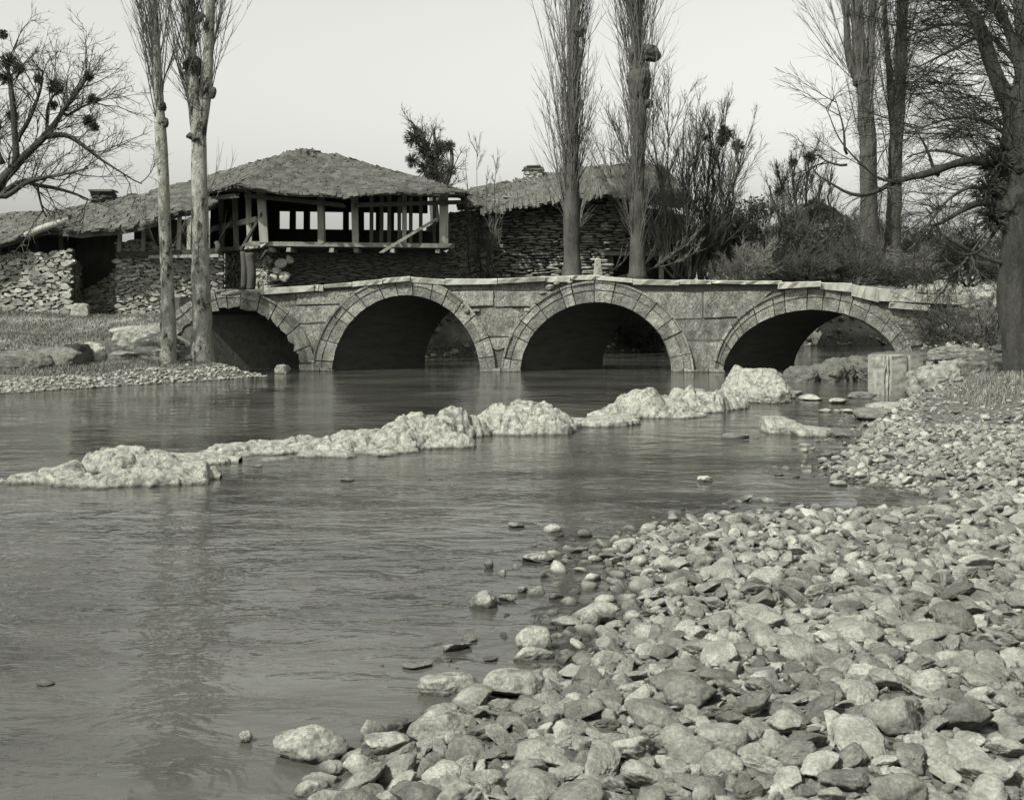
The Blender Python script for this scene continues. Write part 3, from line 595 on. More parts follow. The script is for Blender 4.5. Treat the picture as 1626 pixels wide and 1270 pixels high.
for q, (px, yb, hw, hp, lab) in enumerate(SINGLES):
    zb = 0.0; g = G(px, yb, zb)
    for _ in range(4):
        zb = max(0.0, gz(g[0], g[1])); g = G(px, yb, zb)
    s = g[1] / F; rx = hw * s; rz = max(hp * s, .01)
    v, f = facet(4, rg, 13, .6, .95, .05, 2.4); v = v / np.abs(v).max(0); v = v * A(rx, rx * .8, rz * .75)
    v = v @ rotm(0, 0, rg.uniform(-.4, .4)).T + A(g[0], g[1] + rx * .6, zb + rz * .42)
    single('river_stone', MB().add(v, f), 'tufa' if ('pale' in lab or 'white' in lab or 'bright' in lab) else 'river_stone', lab, 'stone', 'stones in the shallows and on the bar')
    occ.append((g[0], g[1] + rx * .6, rx * .95))
def pack(n_try, region, rmin, rmax, power, rgn, occ0=(), tight=.80):
    cell = rmax * 2; grid = {}; out = []
    def put(x, y, r):
        grid.setdefault((int(x // cell), int(y // cell)), []).append((x, y, r))
    for o in occ0: put(*o)
    R = rmax * (rmin / rmax) ** np.sort(rgn.random(n_try) ** power); X, Y = region(rgn, n_try)
    for x, y, r in zip(X, Y, R):
        cx, cy = int(x // cell), int(y // cell); ok = True
        for a in (-1, 0, 1):
            for b in (-1, 0, 1):
                for (x2, y2, r2) in grid.get((cx + a, cy + b), ()):
                    if (x - x2) ** 2 + (y - y2) ** 2 < (tight * (r + r2)) ** 2: ok = False; break
                if not ok: break
            if not ok: break
        if ok: put(x, y, r); out.append((x, y, r))
    return np.array(out)
def bar_region(r, n):
    Y = 4.3 * (30 / 4.3) ** r.random(n); X = -1.8 + r.random(n) * (Y * .47 + 3.2); return X, Y
st = pack(170000, bar_region, .020, .138, .3, rg, occ, tight=.80)
sd_ = river_sd(st[:, 0], st[:, 1]); zz = ground_z(st[:, 0], st[:, 1])
keep = (sd_ > -.12) | ((sd_ > -.8) & (rg.random(len(st)) < .5 * np.exp(sd_ * 2.6))); keep &= ~((sd_ > 5) & (rg.random(len(st)) < .3))
keep &= (st[:, 0] > -1.3) & ((st[:, 1] > 7.2) | (sd_ > -.02))
# right-hand grassy bank keeps fewer stones
grassy = (st[:, 1] > 19) & (st[:, 0] > st[:, 1] * .345); keep &= ~(grassy & (rg.random(len(st)) < .75))
pool = ((st[:, 0] - 3.8) / .85) ** 2 + ((st[:, 1] - 13.5) / .85) ** 2 < 1; keep &= ~pool
st, zz, sd_ = st[keep], zz[keep], sd_[keep]
r_big = st[:, 2] / st[:, 1]; inview = np.abs(st[:, 0]) < st[:, 1] * .43; score = np.where(inview & (st[:, 1] > 5.0), r_big, 0)
order = np.argsort(-score); ind = order[:271]; rest = order[271:]
meshes = []
for q, (v, f) in enumerate(TEMPL):
    me = to_mesh('river_stone', MB().add(v, f), M['river_stone'], A(0, 0, 0), True); meshes.append(me)
for q in ind:
    x, y, r = st[q]; o = bpy.data.objects.new('river_stone', meshes[int(rg.integers(16))]); flat = rg.uniform(.38, .7)
    o.scale = (r * rg.uniform(1.1, 1.45), r * rg.uniform(.95, 1.15), r * flat * 1.1); o.rotation_euler = (rg.uniform(-.5, .5), rg.uniform(-.5, .5), rg.uniform(0, 6.28))
    o.location = (x, y, max(zz[q], -.02) + r * flat * rg.uniform(.25, .6)); SC.collection.objects.link(o)
    tag(o, 'rough grey river stone packed among its neighbours on the gravel bar', 'stone', 'stones packed on the gravel bar')
mb = MB()
for q in rest:
    x, y, r = st[q]; T = T3 if (y < 8 and r > .04) else T2; v, f = T[int(rg.integers(20))]; flat = rg.uniform(.38, .75)
    v = (v * A(r * rg.uniform(1.1, 1.5), r * rg.uniform(.9, 1.15), r * flat * 1.1)) @ rotm(rg.uniform(-.6, .6), rg.uniform(-.6, .6), rg.uniform(0, 6.28)).T
    mb.add(v + A(x, y, max(zz[q], -.02) + r * flat * rg.uniform(.1, .5)), f)
single('small_stones', mb, 'river_stone', 'smaller stones and gravel filling the river bar between larger ones', 'gravel', kind='stuff')
# second layer of pebbles: left shore and far shores
def shore(fn, n, rmin, rmax, label, mat='river_stone', seed=1, dmax=1.0):
    r = np.random.default_rng(seed); p = pack(n, fn, rmin, rmax, 1, r, tight=.75); s = river_sd(p[:, 0], p[:, 1]); z = ground_z(p[:, 0], p[:, 1])
    k = (s > -.25) & (s < dmax * (1 + .5 * vnoise(np.stack([p[:, 0], p[:, 1], z * 0], -1) * .8))); mbb = MB()
    for (x, y, rr), zq in zip(p[k], z[k]):
        v, f = T2[int(r.integers(20))]; v = (v * A(rr * 1.3, rr, rr * .7)) @ rotm(r.uniform(-.3, .3), r.uniform(-.3, .3), r.uniform(0, 6)).T; mbb.add(v + A(x, y, max(zq, 0) + rr * .2), f)
    single('shore_gravel', mbb, mat, label, 'gravel', kind='stuff')
shore(lambda r, n: (r.uniform(-18, -6.6, n), r.uniform(26, 37.5, n)), 16000, .012, .08, 'pale gravel along the water below the grassy bank', 'tufa', seed=5, dmax=2.2)
shore(lambda r, n: (r.uniform(-4, 22, n), r.uniform(45, 66, n)), 16000, .05, .24, 'stones lining the far shore seen through the arches', 'tufa', seed=6, dmax=2.6)
shore(lambda r, n: (r.uniform(9.8, 17, n), r.uniform(28.5, 38, n)), 2600, .03, .2, 'broken stones on the slope between bridge end and big tree', 'rubble', seed=8, dmax=6)
# heap of white stones at the end of the bridge
rg = np.random.default_rng(12); HG = 'white stones heaped at the bridge end'
for q in range(16):
    px = 1455 + q * 5.4 + rg.uniform(-2, 2); py = 468 - rg.uniform(0, 6) - (4 if q % 3 == 0 else 0); c = FP(px, py, -.5)
    mb = MB(); blob(mb, c, rg.uniform(.10, .17, 3), rg, 3); single('heap_stone', mb, 'tufa', 'white lump of stone in the heap on the bridge end', 'stone', HG)
rock([(1345, 540, 40, 30, 1.6, .1), (1300, 541, 30, 16, 1.2, .1)], 'river_stone', 'rocky spur on the far shore seen through the fourth arch', seed=44, name='boulder', amp=.2)

# ------------------------------------------------------------------ walls and roofs
def wall_frame(p, q):
    p, q = A(*p), A(*q); d = q - p; L = math.hypot(d[0], d[1]); u = d / L; return p, u, A(u[1], -u[0]), L      # n faces the viewer side
def rubble(p, q, zb, zt, course, length, depth, rng, sub=2, back=.5, gap=.9, taper=.0, jag=0.0, zfun=None, expo=.75, packed=False):
    """p, q: ends (x, y); zb, zt: heights (numbers or two-tuples). Returns (stones, backing)"""
    P, u, n, L = wall_frame(p, q); S = MB(); B = MB()
    zb = (zb, zb) if np.isscalar(zb) else zb; zt = (zt, zt) if np.isscalar(zt) else zt
    c = np.array([(0, zb[0]), (1, zb[1]), (1, zt[1] - .08), (0, zt[0] - .08)]); V = []
    for off in (-.06, -back):
        for t, z in c: w_ = P + u * L * t + n * off; V.append((w_[0], w_[1], z))
    B.add(V, np.array([(0, 1, 2, 3), (7, 6, 5, 4), (0, 4, 5, 1), (1, 5, 6, 2), (2, 6, 7, 3), (3, 7, 4, 0)]))
    if packed:
        T = [facet(sub, np.random.default_rng(900 + i), 10, .5, 1.0, .07) for i in range(16)]; r_ = np.random.default_rng(int(rng.integers(1e6)))
        pk = pack(int(L * 2500), lambda r, n: (r.uniform(0, L, n), r.uniform(min(zb), max(zt), n) * 1.45), course * .2, course * 1.15, .5, r_, tight=.72)
        for x, y, rr in pk:
            y /= 1.45; t = x / L; top = zt[0] + (zt[1] - zt[0]) * t + jag * vnoise(A(x * 1.5, y, 3.3)[None])[0]
            if y > top: continue
            v, f = T[int(r_.integers(16))]; v = v / np.abs(v).max(0); v[:, 1] = np.clip(v[:, 1], -.4, .4) * 1.6; v = v * A(rr * r_.uniform(1, 1.5), depth * r_.uniform(.6, 1.1), rr / 1.7 * r_.uniform(.8, 1.3)); a = r_.normal(0, .14); v = np.stack([v[:, 0] * math.cos(a) - v[:, 2] * math.sin(a), v[:, 1], v[:, 0] * math.sin(a) + v[:, 2] * math.cos(a)], -1)
            c_ = P + u * x + n * r_.uniform(-.08, .0); S.add(v[:, :1] * A(u[0], u[1], 0) + v[:, 1:2] * A(n[0], n[1], 0) + v[:, 2:] * A(0, 0, 1) + A(c_[0], c_[1], y), f)
        return S, B
    z = min(zb); T = [facet(sub, np.random.default_rng(900 + i), 14, .8, 1.0, .03) for i in range(10)]
    T = [((lambda w_: np.sign(w_) * np.abs(w_) ** expo)(v / np.abs(v).max(0)), f) for v, f in T]
    while z < max(zt) + .02:
        h = course * rng.uniform(.65, 1.4); s = -rng.uniform(0, length)
        while s < L:
            w_ = length * rng.uniform(.45, 1.7); t = np.clip((s + w_ / 2) / L, 0, 1)
            top = zt[0] + (zt[1] - zt[0]) * t + jag * vnoise(A(s * 1.5, z, 3.3)[None])[0]; bt = zb[0] + (zb[1] - zb[0]) * t
            if s + w_ / 2 > 0 and s + w_ / 2 < L and bt - h < z < top - h * .3:
                v, f = T[int(rng.integers(10))]; v = v * A(w_ / 2 * gap, depth * rng.uniform(.8, 1.5), h / 2 * gap)
                a = rng.normal(0, .07); v = np.stack([v[:, 0] * math.cos(a) - v[:, 2] * math.sin(a), v[:, 1], v[:, 0] * math.sin(a) + v[:, 2] * math.cos(a)], -1)
                c_ = P + u * (s + w_ / 2) + n * rng.uniform(-.04, .03)
                S.add(c_[:2].tolist() + [0] + v[:, :1] * A(u[0], u[1], 0) + v[:, 1:2] * A(n[0], n[1], 0) + v[:, 2:] * A(0, 0, 1) + A(0, 0, z + h / 2 + rng.normal(0, course * .1)), f)
            s += w_
        z += h
    return S, B
def pwall(rt, p, q, zb, zt, *a, mat='rubble', name='stone_wall', **k):
    S, B = rubble(p, q, zb, zt, *a, packed=(mat == 'rubble'), **k); o = part(name, S, mat, rt, True); part('wall_backing', B, 'rubble_back', rt); return o
def roof(rt, c, rows, slabw, thick, mat, rng, name='roof', bulge=0.0, lenk=1.6, sag=0.0, under=True, jit=.2):
    """c: eave a, eave b, ridge b, ridge a. Rows of overlapping slabs on a boarded underside"""
    c = [np.asarray(x, float) for x in c]; nrm_ = nrm(np.cross(c[1] - c[0], c[3] - c[0])); nrm_ = nrm_ * (1 if nrm_[2] > 0 else -1)
    if np.linalg.norm(c[2] - c[3]) < .01: nrm_ = nrm(np.cross(c[1] - c[0], c[2] - c[0])); nrm_ = nrm_ * (1 if nrm_[2] > 0 else -1)
    def S(s, t):
        s, t = np.asarray(s, float)[..., None], np.asarray(t, float)[..., None]
        p = (c[0] * (1 - s) + c[1] * s) * (1 - t) + (c[3] * (1 - s) + c[2] * s) * t
        w_ = fbm(np.concatenate([s * 5, t * 4, s * 0 + c[0][0]], -1).reshape(-1, 3), 3).reshape(s.shape)
        return p + nrm_ * (bulge * .5 * np.sin(np.pi * t) + .03 + .055 * w_) - A(0, 0, 1) * (sag * np.sin(np.pi * s) * (1 - t))
    mb = MB(); n1 = 24; s, t = np.meshgrid(np.linspace(0, 1, n1), np.linspace(0, 1, n1)); P = S(s, t).reshape(-1, 3)
    i, j = np.meshgrid(np.arange(n1 - 1), np.arange(n1 - 1)); q = (j * n1 + i).ravel(); q = np.stack([q, q + 1, q + n1 + 1, q + n1], -1)
    mb.add(np.concatenate([P, P - A(0, 0, thick)]), [q, q[:, ::-1] + n1 * n1])
    ed = np.concatenate([np.arange(n1), np.arange(n1) * n1, np.arange(n1) * n1 + n1 - 1, np.arange(n1) + n1 * (n1 - 1)]).reshape(4, n1)
    for e in ed: mb.add(np.concatenate([P[e], P[e] - A(0, 0, thick)]), np.stack([np.arange(n1 - 1), np.arange(n1 - 1) + 1, np.arange(n1 - 1) + 1 + n1, np.arange(n1 - 1) + n1], -1))
    We = np.linalg.norm(c[1] - c[0]); Wr = np.linalg.norm(c[2] - c[3]); Ls = np.linalg.norm((c[2] + c[3]) / 2 - (c[0] + c[1]) / 2); rl = Ls / rows
    for r_ in range(rows + 1):
        t0 = r_ / rows; wid = We * (1 - t0) + Wr * t0
        if wid < slabw * 3: continue
        m = max(int(wid / slabw), 1)
        s0 = (np.arange(m) + rng.uniform(-.3, .3, m) + .5) / m; tt_ = np.clip(t0 + rng.uniform(-.4, .4, m) * min(1 / rows, .06), -.015, 1)
        p = S(np.clip(s0, 0, 1), tt_); e = .01; pu = S(np.clip(s0 + e, 0, 1.01), tt_) - S(np.clip(s0 - e, -.01, 1), tt_); pv = S(np.clip(s0, 0, 1), tt_ + e) - p
        U = nrm(pu); V = nrm(pv - (pv * U).sum(-1, keepdims=True) * U); N = np.cross(U, V); N = N * np.sign(N[:, 2:3])
        N = nrm(N - V * rng.uniform(.02, .16, (m, 1)) + U * rng.normal(0, .04, (m, 1))); V = nrm(np.cross(N, U)); U = np.cross(V, N)
        boxes(mb, p + N * rng.uniform(.0, .03, (m, 1)), U, V, N, np.stack([slabw * rng.uniform(.4, .75, m), rl * lenk / 2 * rng.uniform(.7, 1.3, m), thick * .2 * rng.uniform(.5, 1.5, m)], -1), jit, rng)
    return part(name, mb, mat, rt)

# --- the gallery house
rg = np.random.default_rng(21)
C0 = A(-9.2, 44.0, 4.33); CR = A(-2.4, 45.3, 4.33); SL = A(-12.4, 49.2, 4.33); BR = A(-3.6, 51.0, 4.33)
gh = root('gallery_house', (-7, 47, 2.3), 'open timber gallery house with sagging slab roof behind the bridge', 'house')
apex = W(478, 240, 48.2); apex2 = W(500, 243, 48.6)
EL = W(377, 296, 43.0); ER = W(738, 307, 44.6); EBL = W(236, 312, 52.0); EBR = W(735, 312, 52.5)
EM = W(545, 312, 43.6)
roof(gh, (EL, EM, apex2, apex), 42, .2, .11, 'roof', rg, bulge=.12, sag=.05)
roof(gh, (EM, ER, apex2, apex2), 42, .2, .11, 'roof', rg, bulge=.12, sag=-.05)
roof(gh, (EBL, EL, apex, apex), 40, .2, .11, 'roof', rg, bulge=.05, sag=.1)
roof(gh, (ER, EBR, apex2, apex2), 30, .3, .16, 'roof', rg, bulge=.1)
roof(gh, (EBR, EBL, apex, apex2), 26, .3, .1, 'roof', rg, bulge=.1)
for a, b in ((EL, EM), (EM, ER), (EBL, EL)):            # eave plates under the overhang
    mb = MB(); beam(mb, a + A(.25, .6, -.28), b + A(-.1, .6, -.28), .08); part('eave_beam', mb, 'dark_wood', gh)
def flat_at(px, Y): return A((px - CX) / F * Y, Y, 0)
def lerp(a, b, t): return a + (b - a) * t
def post(px, a, b, r, z0, z1, mat='wood', lean=0.0, name='post'):
    """post on the line a-b where it crosses the sight column px"""
    k = (px - CX) / F; t = (k * a[1] - a[0]) / ((b[0] - a[0]) - k * (b[1] - a[1])); p = lerp(a, b, t); mb = MB()
    beam(mb, A(p[0], p[1], z0), A(p[0] + lean, p[1] + .05, z1), r, .12); return part(name, mb, mat, gh)
ZF = 4.33; ZE = 6.45
for px, r, ln in ((420, .155, -.14), (511, .12, -.05), (565, .125, -.05), (642, .085, 0), (705, .16, .0)): post(px, C0, CR, r, ZF, ZE, lean=ln)
for px, r in ((397, .10), (376, .10), (353, .10)): post(px, C0, SL, r, ZF - .1, ZE, lean=-.08)
b0, b1 = SL, BR
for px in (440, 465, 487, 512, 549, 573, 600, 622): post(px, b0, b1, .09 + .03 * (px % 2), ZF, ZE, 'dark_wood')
for px in (590, 606, 618, 634, 652, 668, 690): post(px, A(-5.5, 47.5, 0), A(-2.7, 47.9, 0), .07, ZF, ZE, 'wood')
mb = MB(); beam(mb, C0 + A(-.45, -.05, .02), CR + A(.1, -.1, 0), .085); part('floor_beam', mb, 'wood', gh)
mb = MB(); beam(mb, C0 + A(.05, -.05, -.05), SL + A(0, 0, -.02), .08); part('floor_beam', mb, 'wood', gh)
for px in (432, 460, 527, 566, 624, 695):
    k = (px - CX) / F; t = (k * C0[1] - C0[0]) / ((CR[0] - C0[0]) - k * (CR[1] - C0[1])); p = lerp(C0, CR, t); mb = MB(); beam(mb, p + A(0, -.22, -.2), p + A(.1, 3.0, -.2), .075); part('joist_end', mb, 'wood', gh)
# floor deck, back parapet, upper band, brace timbers
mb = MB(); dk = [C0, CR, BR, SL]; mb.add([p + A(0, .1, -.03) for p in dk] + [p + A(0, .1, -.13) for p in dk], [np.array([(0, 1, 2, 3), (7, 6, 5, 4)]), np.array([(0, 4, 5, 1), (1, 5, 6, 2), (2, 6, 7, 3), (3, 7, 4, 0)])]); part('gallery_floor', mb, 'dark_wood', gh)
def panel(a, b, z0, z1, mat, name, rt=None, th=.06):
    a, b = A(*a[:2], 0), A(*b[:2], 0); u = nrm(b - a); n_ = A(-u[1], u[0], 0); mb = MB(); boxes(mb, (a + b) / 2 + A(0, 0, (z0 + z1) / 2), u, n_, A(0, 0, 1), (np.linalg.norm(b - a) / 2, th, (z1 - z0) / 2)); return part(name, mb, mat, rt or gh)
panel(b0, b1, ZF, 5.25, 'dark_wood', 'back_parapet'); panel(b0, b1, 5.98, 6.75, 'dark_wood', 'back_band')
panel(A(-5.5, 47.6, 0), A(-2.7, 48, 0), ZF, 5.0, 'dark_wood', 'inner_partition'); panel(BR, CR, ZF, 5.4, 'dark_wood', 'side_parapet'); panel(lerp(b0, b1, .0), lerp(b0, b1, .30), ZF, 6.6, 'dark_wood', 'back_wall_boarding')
mb = MB(); beam(mb, lerp(C0, SL, .05) + A(0, 0, .95), SL + A(0, 0, .85), .10); part('side_rail', mb, 'wood', gh)
mb = MB(); beam(mb, W(604, 402, 44.3), W(694, 347, 45.0), .045); part('brace', mb, 'wood', gh, label='pale pole slanting across the gallery opening')
mb = MB(); beam(mb, W(383, 397, 44.4), W(416, 340, 43.9), .05); part('brace', mb, 'dark_wood', gh)
mb = MB(); beam(mb, W(414, 412, 44.3), W(424, 398, 43.9), .05); part('brace', mb, 'dark_wood', gh)
# lower storey, set back beneath the gallery
l0, l1, l2 = C0 + A(.1, 1.0, 0), CR + A(.1, .8, 0), SL + A(.6, 0, 0)
pwall(gh, l0[:2], l1[:2], 1.8, 4.2, .07, .5, .06, rg, mat='dark_rock_and_shade', back=.4)  # dark colour puts the gallery's overhang shade into this wall
pwall(gh, l2[:2], l0[:2], 1.8, 4.2, .16, .4, .10, rg, back=.4)
mb = MB()
for px, py, r in ((446, 418, 9), (436, 441, 7), (452, 440, 9), (440, 430, 7), (460, 412, 7)): blob(mb, W(px, py, 44.6), (r * .028, .2, r * .024), rg, 3)
part('stone_pier', mb, 'coping', gh, True)
for px, y0, y1, r in ((398, 402, 462, .17), (387, 400, 458, .11), (345, 385, 400, .09)):
    mb = MB(); pole(mb, smooth_path([W(px, y1, 43.8), W(px + 1.5, (y0 + y1) / 2, 43.8), W(px - 1, y0, 43.9)], 5), r, 10, px, .35); part('support_post', mb, 'shade_and_post', gh, True)
# --- low stone house
lh = root('low_stone_house', (-15, 46, 1.8), 'low rubble-stone cottage with shaggy roof beside the gallery house', 'house')
wa, wb = flat_at(186, 44.4), flat_at(352, 44.6)
pwall(lh, wa[:2], wb[:2], (1.5, 1.9), (4.55, 4.1), .15, .30, .13, rg, jag=.15)
wc = flat_at(100, 46.0); wd = flat_at(188, 45.6)
panel(wc, wd, 1.6, 5.2, 'shade_and_post', 'shaded_recess_wall', lh, .15)  # recess and dark colour put in for the eave shadow
pwall(lh, flat_at(108, 45.5)[:2], flat_at(190, 44.9)[:2], (1.6, 1.6), (2.3, 3.6), .15, .3, .12, rg, jag=.2)
panel(wa + A(.5, .5, 0), flat_at(326, 44.9), 4.1, 5.3, 'dark_wood', 'upper_boarding', lh, .1)
for px in (190, 228, 262, 284, 300, 330):
    mb = MB(); beam(mb, W(px, 405, 44.35), W(px + 1, 345, 44.35), .07, .1); part('post', mb, 'wood', lh)
mb = MB(); beam(mb, W(186, 404, 44.2), W(352, 398, 44.2), .08); part('lintel_beam', mb, 'dark_wood', lh)
mb = MB(); beam(mb, W(236, 408, 44.1), W(345, 406, 44.0), .06); part('lintel_beam', mb, 'wood', lh)
R1 = (W(100, 368, 43.0), W(250, 352, 43.4), W(262, 305, 49.5), W(112, 334, 49.5))
roof(lh, R1, 30, .2, .24, 'roof', rg, bulge=.35, sag=.1)
R2 = (W(238, 352, 43.6), W(345, 322, 45.0), W(345, 284, 50.5), W(240, 306, 49.5)); roof(lh, R2, 28, .2, .22, 'roof', rg, bulge=.15)
roof(lh, (W(262, 305, 49.5), W(112, 334, 49.5), W(90, 372, 54), W(270, 350, 54)), 24, .3, .15, 'roof', rg)
mb = MB()
for q in range(9):
    for s_ in range(5): boxes(mb, W(152 + s_ * 6.5 + rg.uniform(-1.5, 1.5), 328 - q * 2.6, 49.3), A(1, 0, 0), A(0, 1, 0), A(0, 0, 1), (.09, .36, .034), .25, rg)
ch = part('chimney', mb, 'roof', lh); mb = MB(); boxes(mb, W(165, 304, 49.3), A(1, 0, 0), A(0, 1, 0), A(0, 0, 1), (.48, .42, .04), .1); part('chimney_cap', mb, 'roof', ch)
# --- shed and garden wall
sh = root('lean_to_shed', (-19, 46, 1.8), 'dark lean-to with log-edged turf roof above the rubble garden wall', 'shed')
roof(sh, (W(-60, 398, 42.4), W(104, 362, 43.2), W(120, 335, 48), W(-60, 350, 48)), 24, .22, .2, 'roof', rg, bulge=.2)
mb = MB(); pole(mb, smooth_path([W(40, 375, 42.7), W(70, 362, 42.8), W(104, 352, 43.0)], 4), .13, 8); part('roof_log', mb, 'wood', sh, True)
panel(flat_at(-60, 45.6), flat_at(110, 45.6), 1.7, 5.1, 'dark_wood', 'back_boarding', sh)
for px in (8, 22, 60, 98):
    mb = MB(); beam(mb, W(px, 400, 43.9), W(px, 368, 43.7), .08, .1); part('post', mb, 'dark_wood', sh)
gw = root('garden_wall', (-17.5, 43, 1.7), 'rough dry-stone garden wall below the lean-to', 'wall')
pwall(gw, flat_at(-60, 43.2)[:2], flat_at(112, 43.2)[:2], (1.4, 1.4), (3.9, 4.1), .18, .38, .16, rg, jag=.12, sub=3)
pwall(gw, flat_at(113.5, 43.5)[:2], flat_at(128, 45.6)[:2], (1.4, 1.4), (4.1, 3.6), .24, .38, .16, rg, jag=.12)
# --- house with the layered wall
wh = root('layered_wall_house', (4, 52, 2.4), 'long house with straw-striped roof and walls of thin layered stone', 'house')
ha, hb, hc = flat_at(712, 50.0), flat_at(966, 49.6), flat_at(1096, 51.6)
pwall(wh, ha[:2], flat_at(782, 50)[:2], 2.2, (6.0, 6.2), .14, .32, .12, rg, jag=.2, name='rubble_end_wall')
pwall(wh, flat_at(782, 50)[:2], hb[:2], 2.2, (6.5, 6.9), .105, .6, .12, rg, mat='thin_stone', gap=.92, name='layered_wall')
pwall(wh, flat_at(964, 49.4)[:2], hc[:2], 4.35, (6.5, 6.0), .115, .5, .14, rg, mat='thin_stone', gap=.9, name='layered_wall', jag=.25)
for px in (970, 1012, 1050, 1094):
    mb = MB(); beam(mb, W(px, 445, 50), W(px, 400, 50), .09, .1); part('post', mb, 'wood', wh)
mb = MB(); beam(mb, W(950, 402, 49.5), W(1100, 404, 51), .09); part('sill_beam', mb, 'wood', wh)
panel(flat_at(950, 53), flat_at(1100, 54), 2, 4.5, 'dark_wood', 'undercroft_wall', wh, .1)
EV = [W(764, 337, 48.8), W(882, 317, 48.6), W(966, 307, 48.4), W(1010, 262, 53.5), W(892, 276, 53.5), W(822, 290, 53.0)]
roof(wh, (EV[0], EV[1], EV[4], EV[5]), 9, .085, .16, 'roof_pale', rg, lenk=1.5, bulge=.1)
roof(wh, (EV[1], EV[2], EV[3], EV[4]), 9, .085, .16, 'roof_pale', rg, lenk=1.5, bulge=.1)
roof(wh, (EV[2], W(1104, 330, 50.2), W(1060, 274, 55), EV[3]), 9, .1, .14, 'roof_pale', rg, lenk=1.5)
roof(wh, (EV[3], EV[5], W(800, 330, 58), W(1020, 320, 58)), 24, .3, .1, 'roof', rg)
roof(wh, (W(726, 328, 49.0), W(800, 330, 49.2), W(812, 291, 52.6), W(745, 303, 52.6)), 20, .2, .2, 'roof', rg, bulge=.15)
mb = MB()
for q in range(8):
    for s_ in range(4): boxes(mb, W(836 + s_ * 7 + rg.uniform(-1, 1), 290 - q * 2.6, 53.2), A(1, 0, 0), A(0, 1, 0), A(0, 0, 1), (.11, .34, .036), .2, rg)
ch = part('chimney', mb, 'coping', wh); mb = MB()
for q in range(3): boxes(mb, W(847, 270 - q * 2.6, 53.2), A(1, 0, 0), A(0, 1, 0), A(0, 0, 1), (.46 - .06 * q, .4, .035), .15)
part('chimney_cap', mb, 'roof', ch)
# --- hut in the thicket
ht = root('thicket_hut', (15, 60, 2.2), 'small dark gabled hut half hidden in the thicket', 'hut')
pwall(ht, flat_at(1252, 58)[:2], flat_at(1368, 58)[:2], 2, 5.4, .15, .4, .12, rg, mat='thin_stone')
g0, g1, gt = W(1240, 372, 57.6), W(1378, 372, 57.6), W(1306, 322, 57.6)
roof(ht, (g0, g0 + A(0, 5, 0), gt + A(0, 5, 0), gt), 9, .5, .2, 'roof', rg); roof(ht, (g1 + A(0, 5, 0), g1, gt, gt + A(0, 5, 0)), 9, .5, .2, 'roof', rg)
mb = MB(); mb.add([g0 + A(.2, .3, 0), g1 + A(-.2, .3, 0), gt + A(0, .3, -.1)], np.array([(0, 1, 2)])); mb.add([g0 + A(.2, .45, 0), g1 + A(-.2, .45, 0), gt + A(0, .45, -.1)], np.array([(0, 2, 1)])); part('gable', mb, 'dark_wood', ht)

# ------------------------------------------------------------------ trees
def thick(mb, pts, r0, r1, seed, n=10, k=6, wob=.0, rough=.14, flare=0.0):
    p = smooth_path(pts, k, wob, seed); t = np.linspace(0, 1, len(p)); r = r0 + (r1 - r0) * t
    if flare: r = r * (1 + flare * np.exp(-t * len(p) * .55))
    pole(mb, p, r, n, seed, rough); return p
def clump(c, r, n, rng):
    """mistletoe or a burr: a ball of short forking shoots"""
    S = Segs(); d = nrm(rng.normal(size=(n, 3))); grow(S, np.repeat(c[None], n, 0) + d * r * .1, d, np.full(n, r * .75), np.full(n, r * .035 + .006), [dict(k=2, wig=.2, up=0, m=5, t0=.3, ang=.6, ratio=.6, rr=.8, rmin=.008), dict(k=2, wig=.2, up=0)], rng); return S.mesh()
def knob(c, r, rng):
    mb = MB(); v, f = facet(4, rng, 9, .6, 1, .14, 1.8); return mb.add(v * np.asarray(r) + c, f)
def poplar(name, base, path, r0, r1, label, seed, nb, y_from, fan, mat='bark', tw='pale_twig', stems=(), knobs=(), clumps=(), blen=5.0, group=None, basal=0, flare=.5, rr=.026, m2=7, bt=None):
    rng = np.random.default_rng(seed); rt = root(name, base, label, 'tree', group); mb = MB()
    p = thick(mb, path, r0, r1, seed, 12, 8, .0, .16, flare); paths = [p]; S = Segs()
    for st_, a, b in stems: paths.append(thick(mb, st_, a, b, seed + 1, 9, 6, .05))
    part('trunk', mb, mat, rt, True)
    spec = [dict(k=7, wig=.04, up=.10, m=m2, t0=.12, ang=.32, ratio=.42, rr=.5, rmin=.008), dict(k=3, wig=.07, up=.07, m=4, t0=.15, ang=.38, ratio=.5, rr=.6, rmin=.006), dict(k=2, wig=.09, up=.04)]
    for q, pp in enumerate(paths):
        zs = pp[:, 2]; t0 = float(np.searchsorted(zs, y_from)) / len(zs) if q == 0 else .05
        P, D, L, R = seeds(pp, nb if q == 0 else nb // 2, fan, blen, rr, rng, min(t0, .95), 1.0); grow(S, P, D, L, R, spec, rng)
    if basal:
        P, D, L, R = seeds(p, basal, fan * 1.9, blen * .5, rr * .5, rng, .04, .32); grow(S, P, D, L, R, spec[:2], rng)
    part('branches', S.mesh(), tw, rt)
    for c, r in knobs: part('burr', knob(c, r, rng), 'dark_bark', rt, True)
    for c, r in clumps: part('mistletoe', clump(c, r, 90, rng), 'mistletoe', rt)
    return rt
PG = 'bare poplars of the riverside'
def wp(L_, Y): return [W(x, y, Y) for x, y in L_]
poplar('poplar', W(268, 566, 36.2), wp([(268, 600), (266, 480), (263, 400), (260, 300), (254, 190), (247, 80), (240, -60), (236, -220)], 36.2), .23, .12, 'slim bare poplar with mottled pale trunk growing from the bank edge', 1, 46, 7.0, .27, group=PG, knobs=[(W(255, 170, 36.2), (.17, .17, .2)), (W(257, 195, 36.2), (.2, .18, .2))], blen=4.2, flare=.35, basal=5)
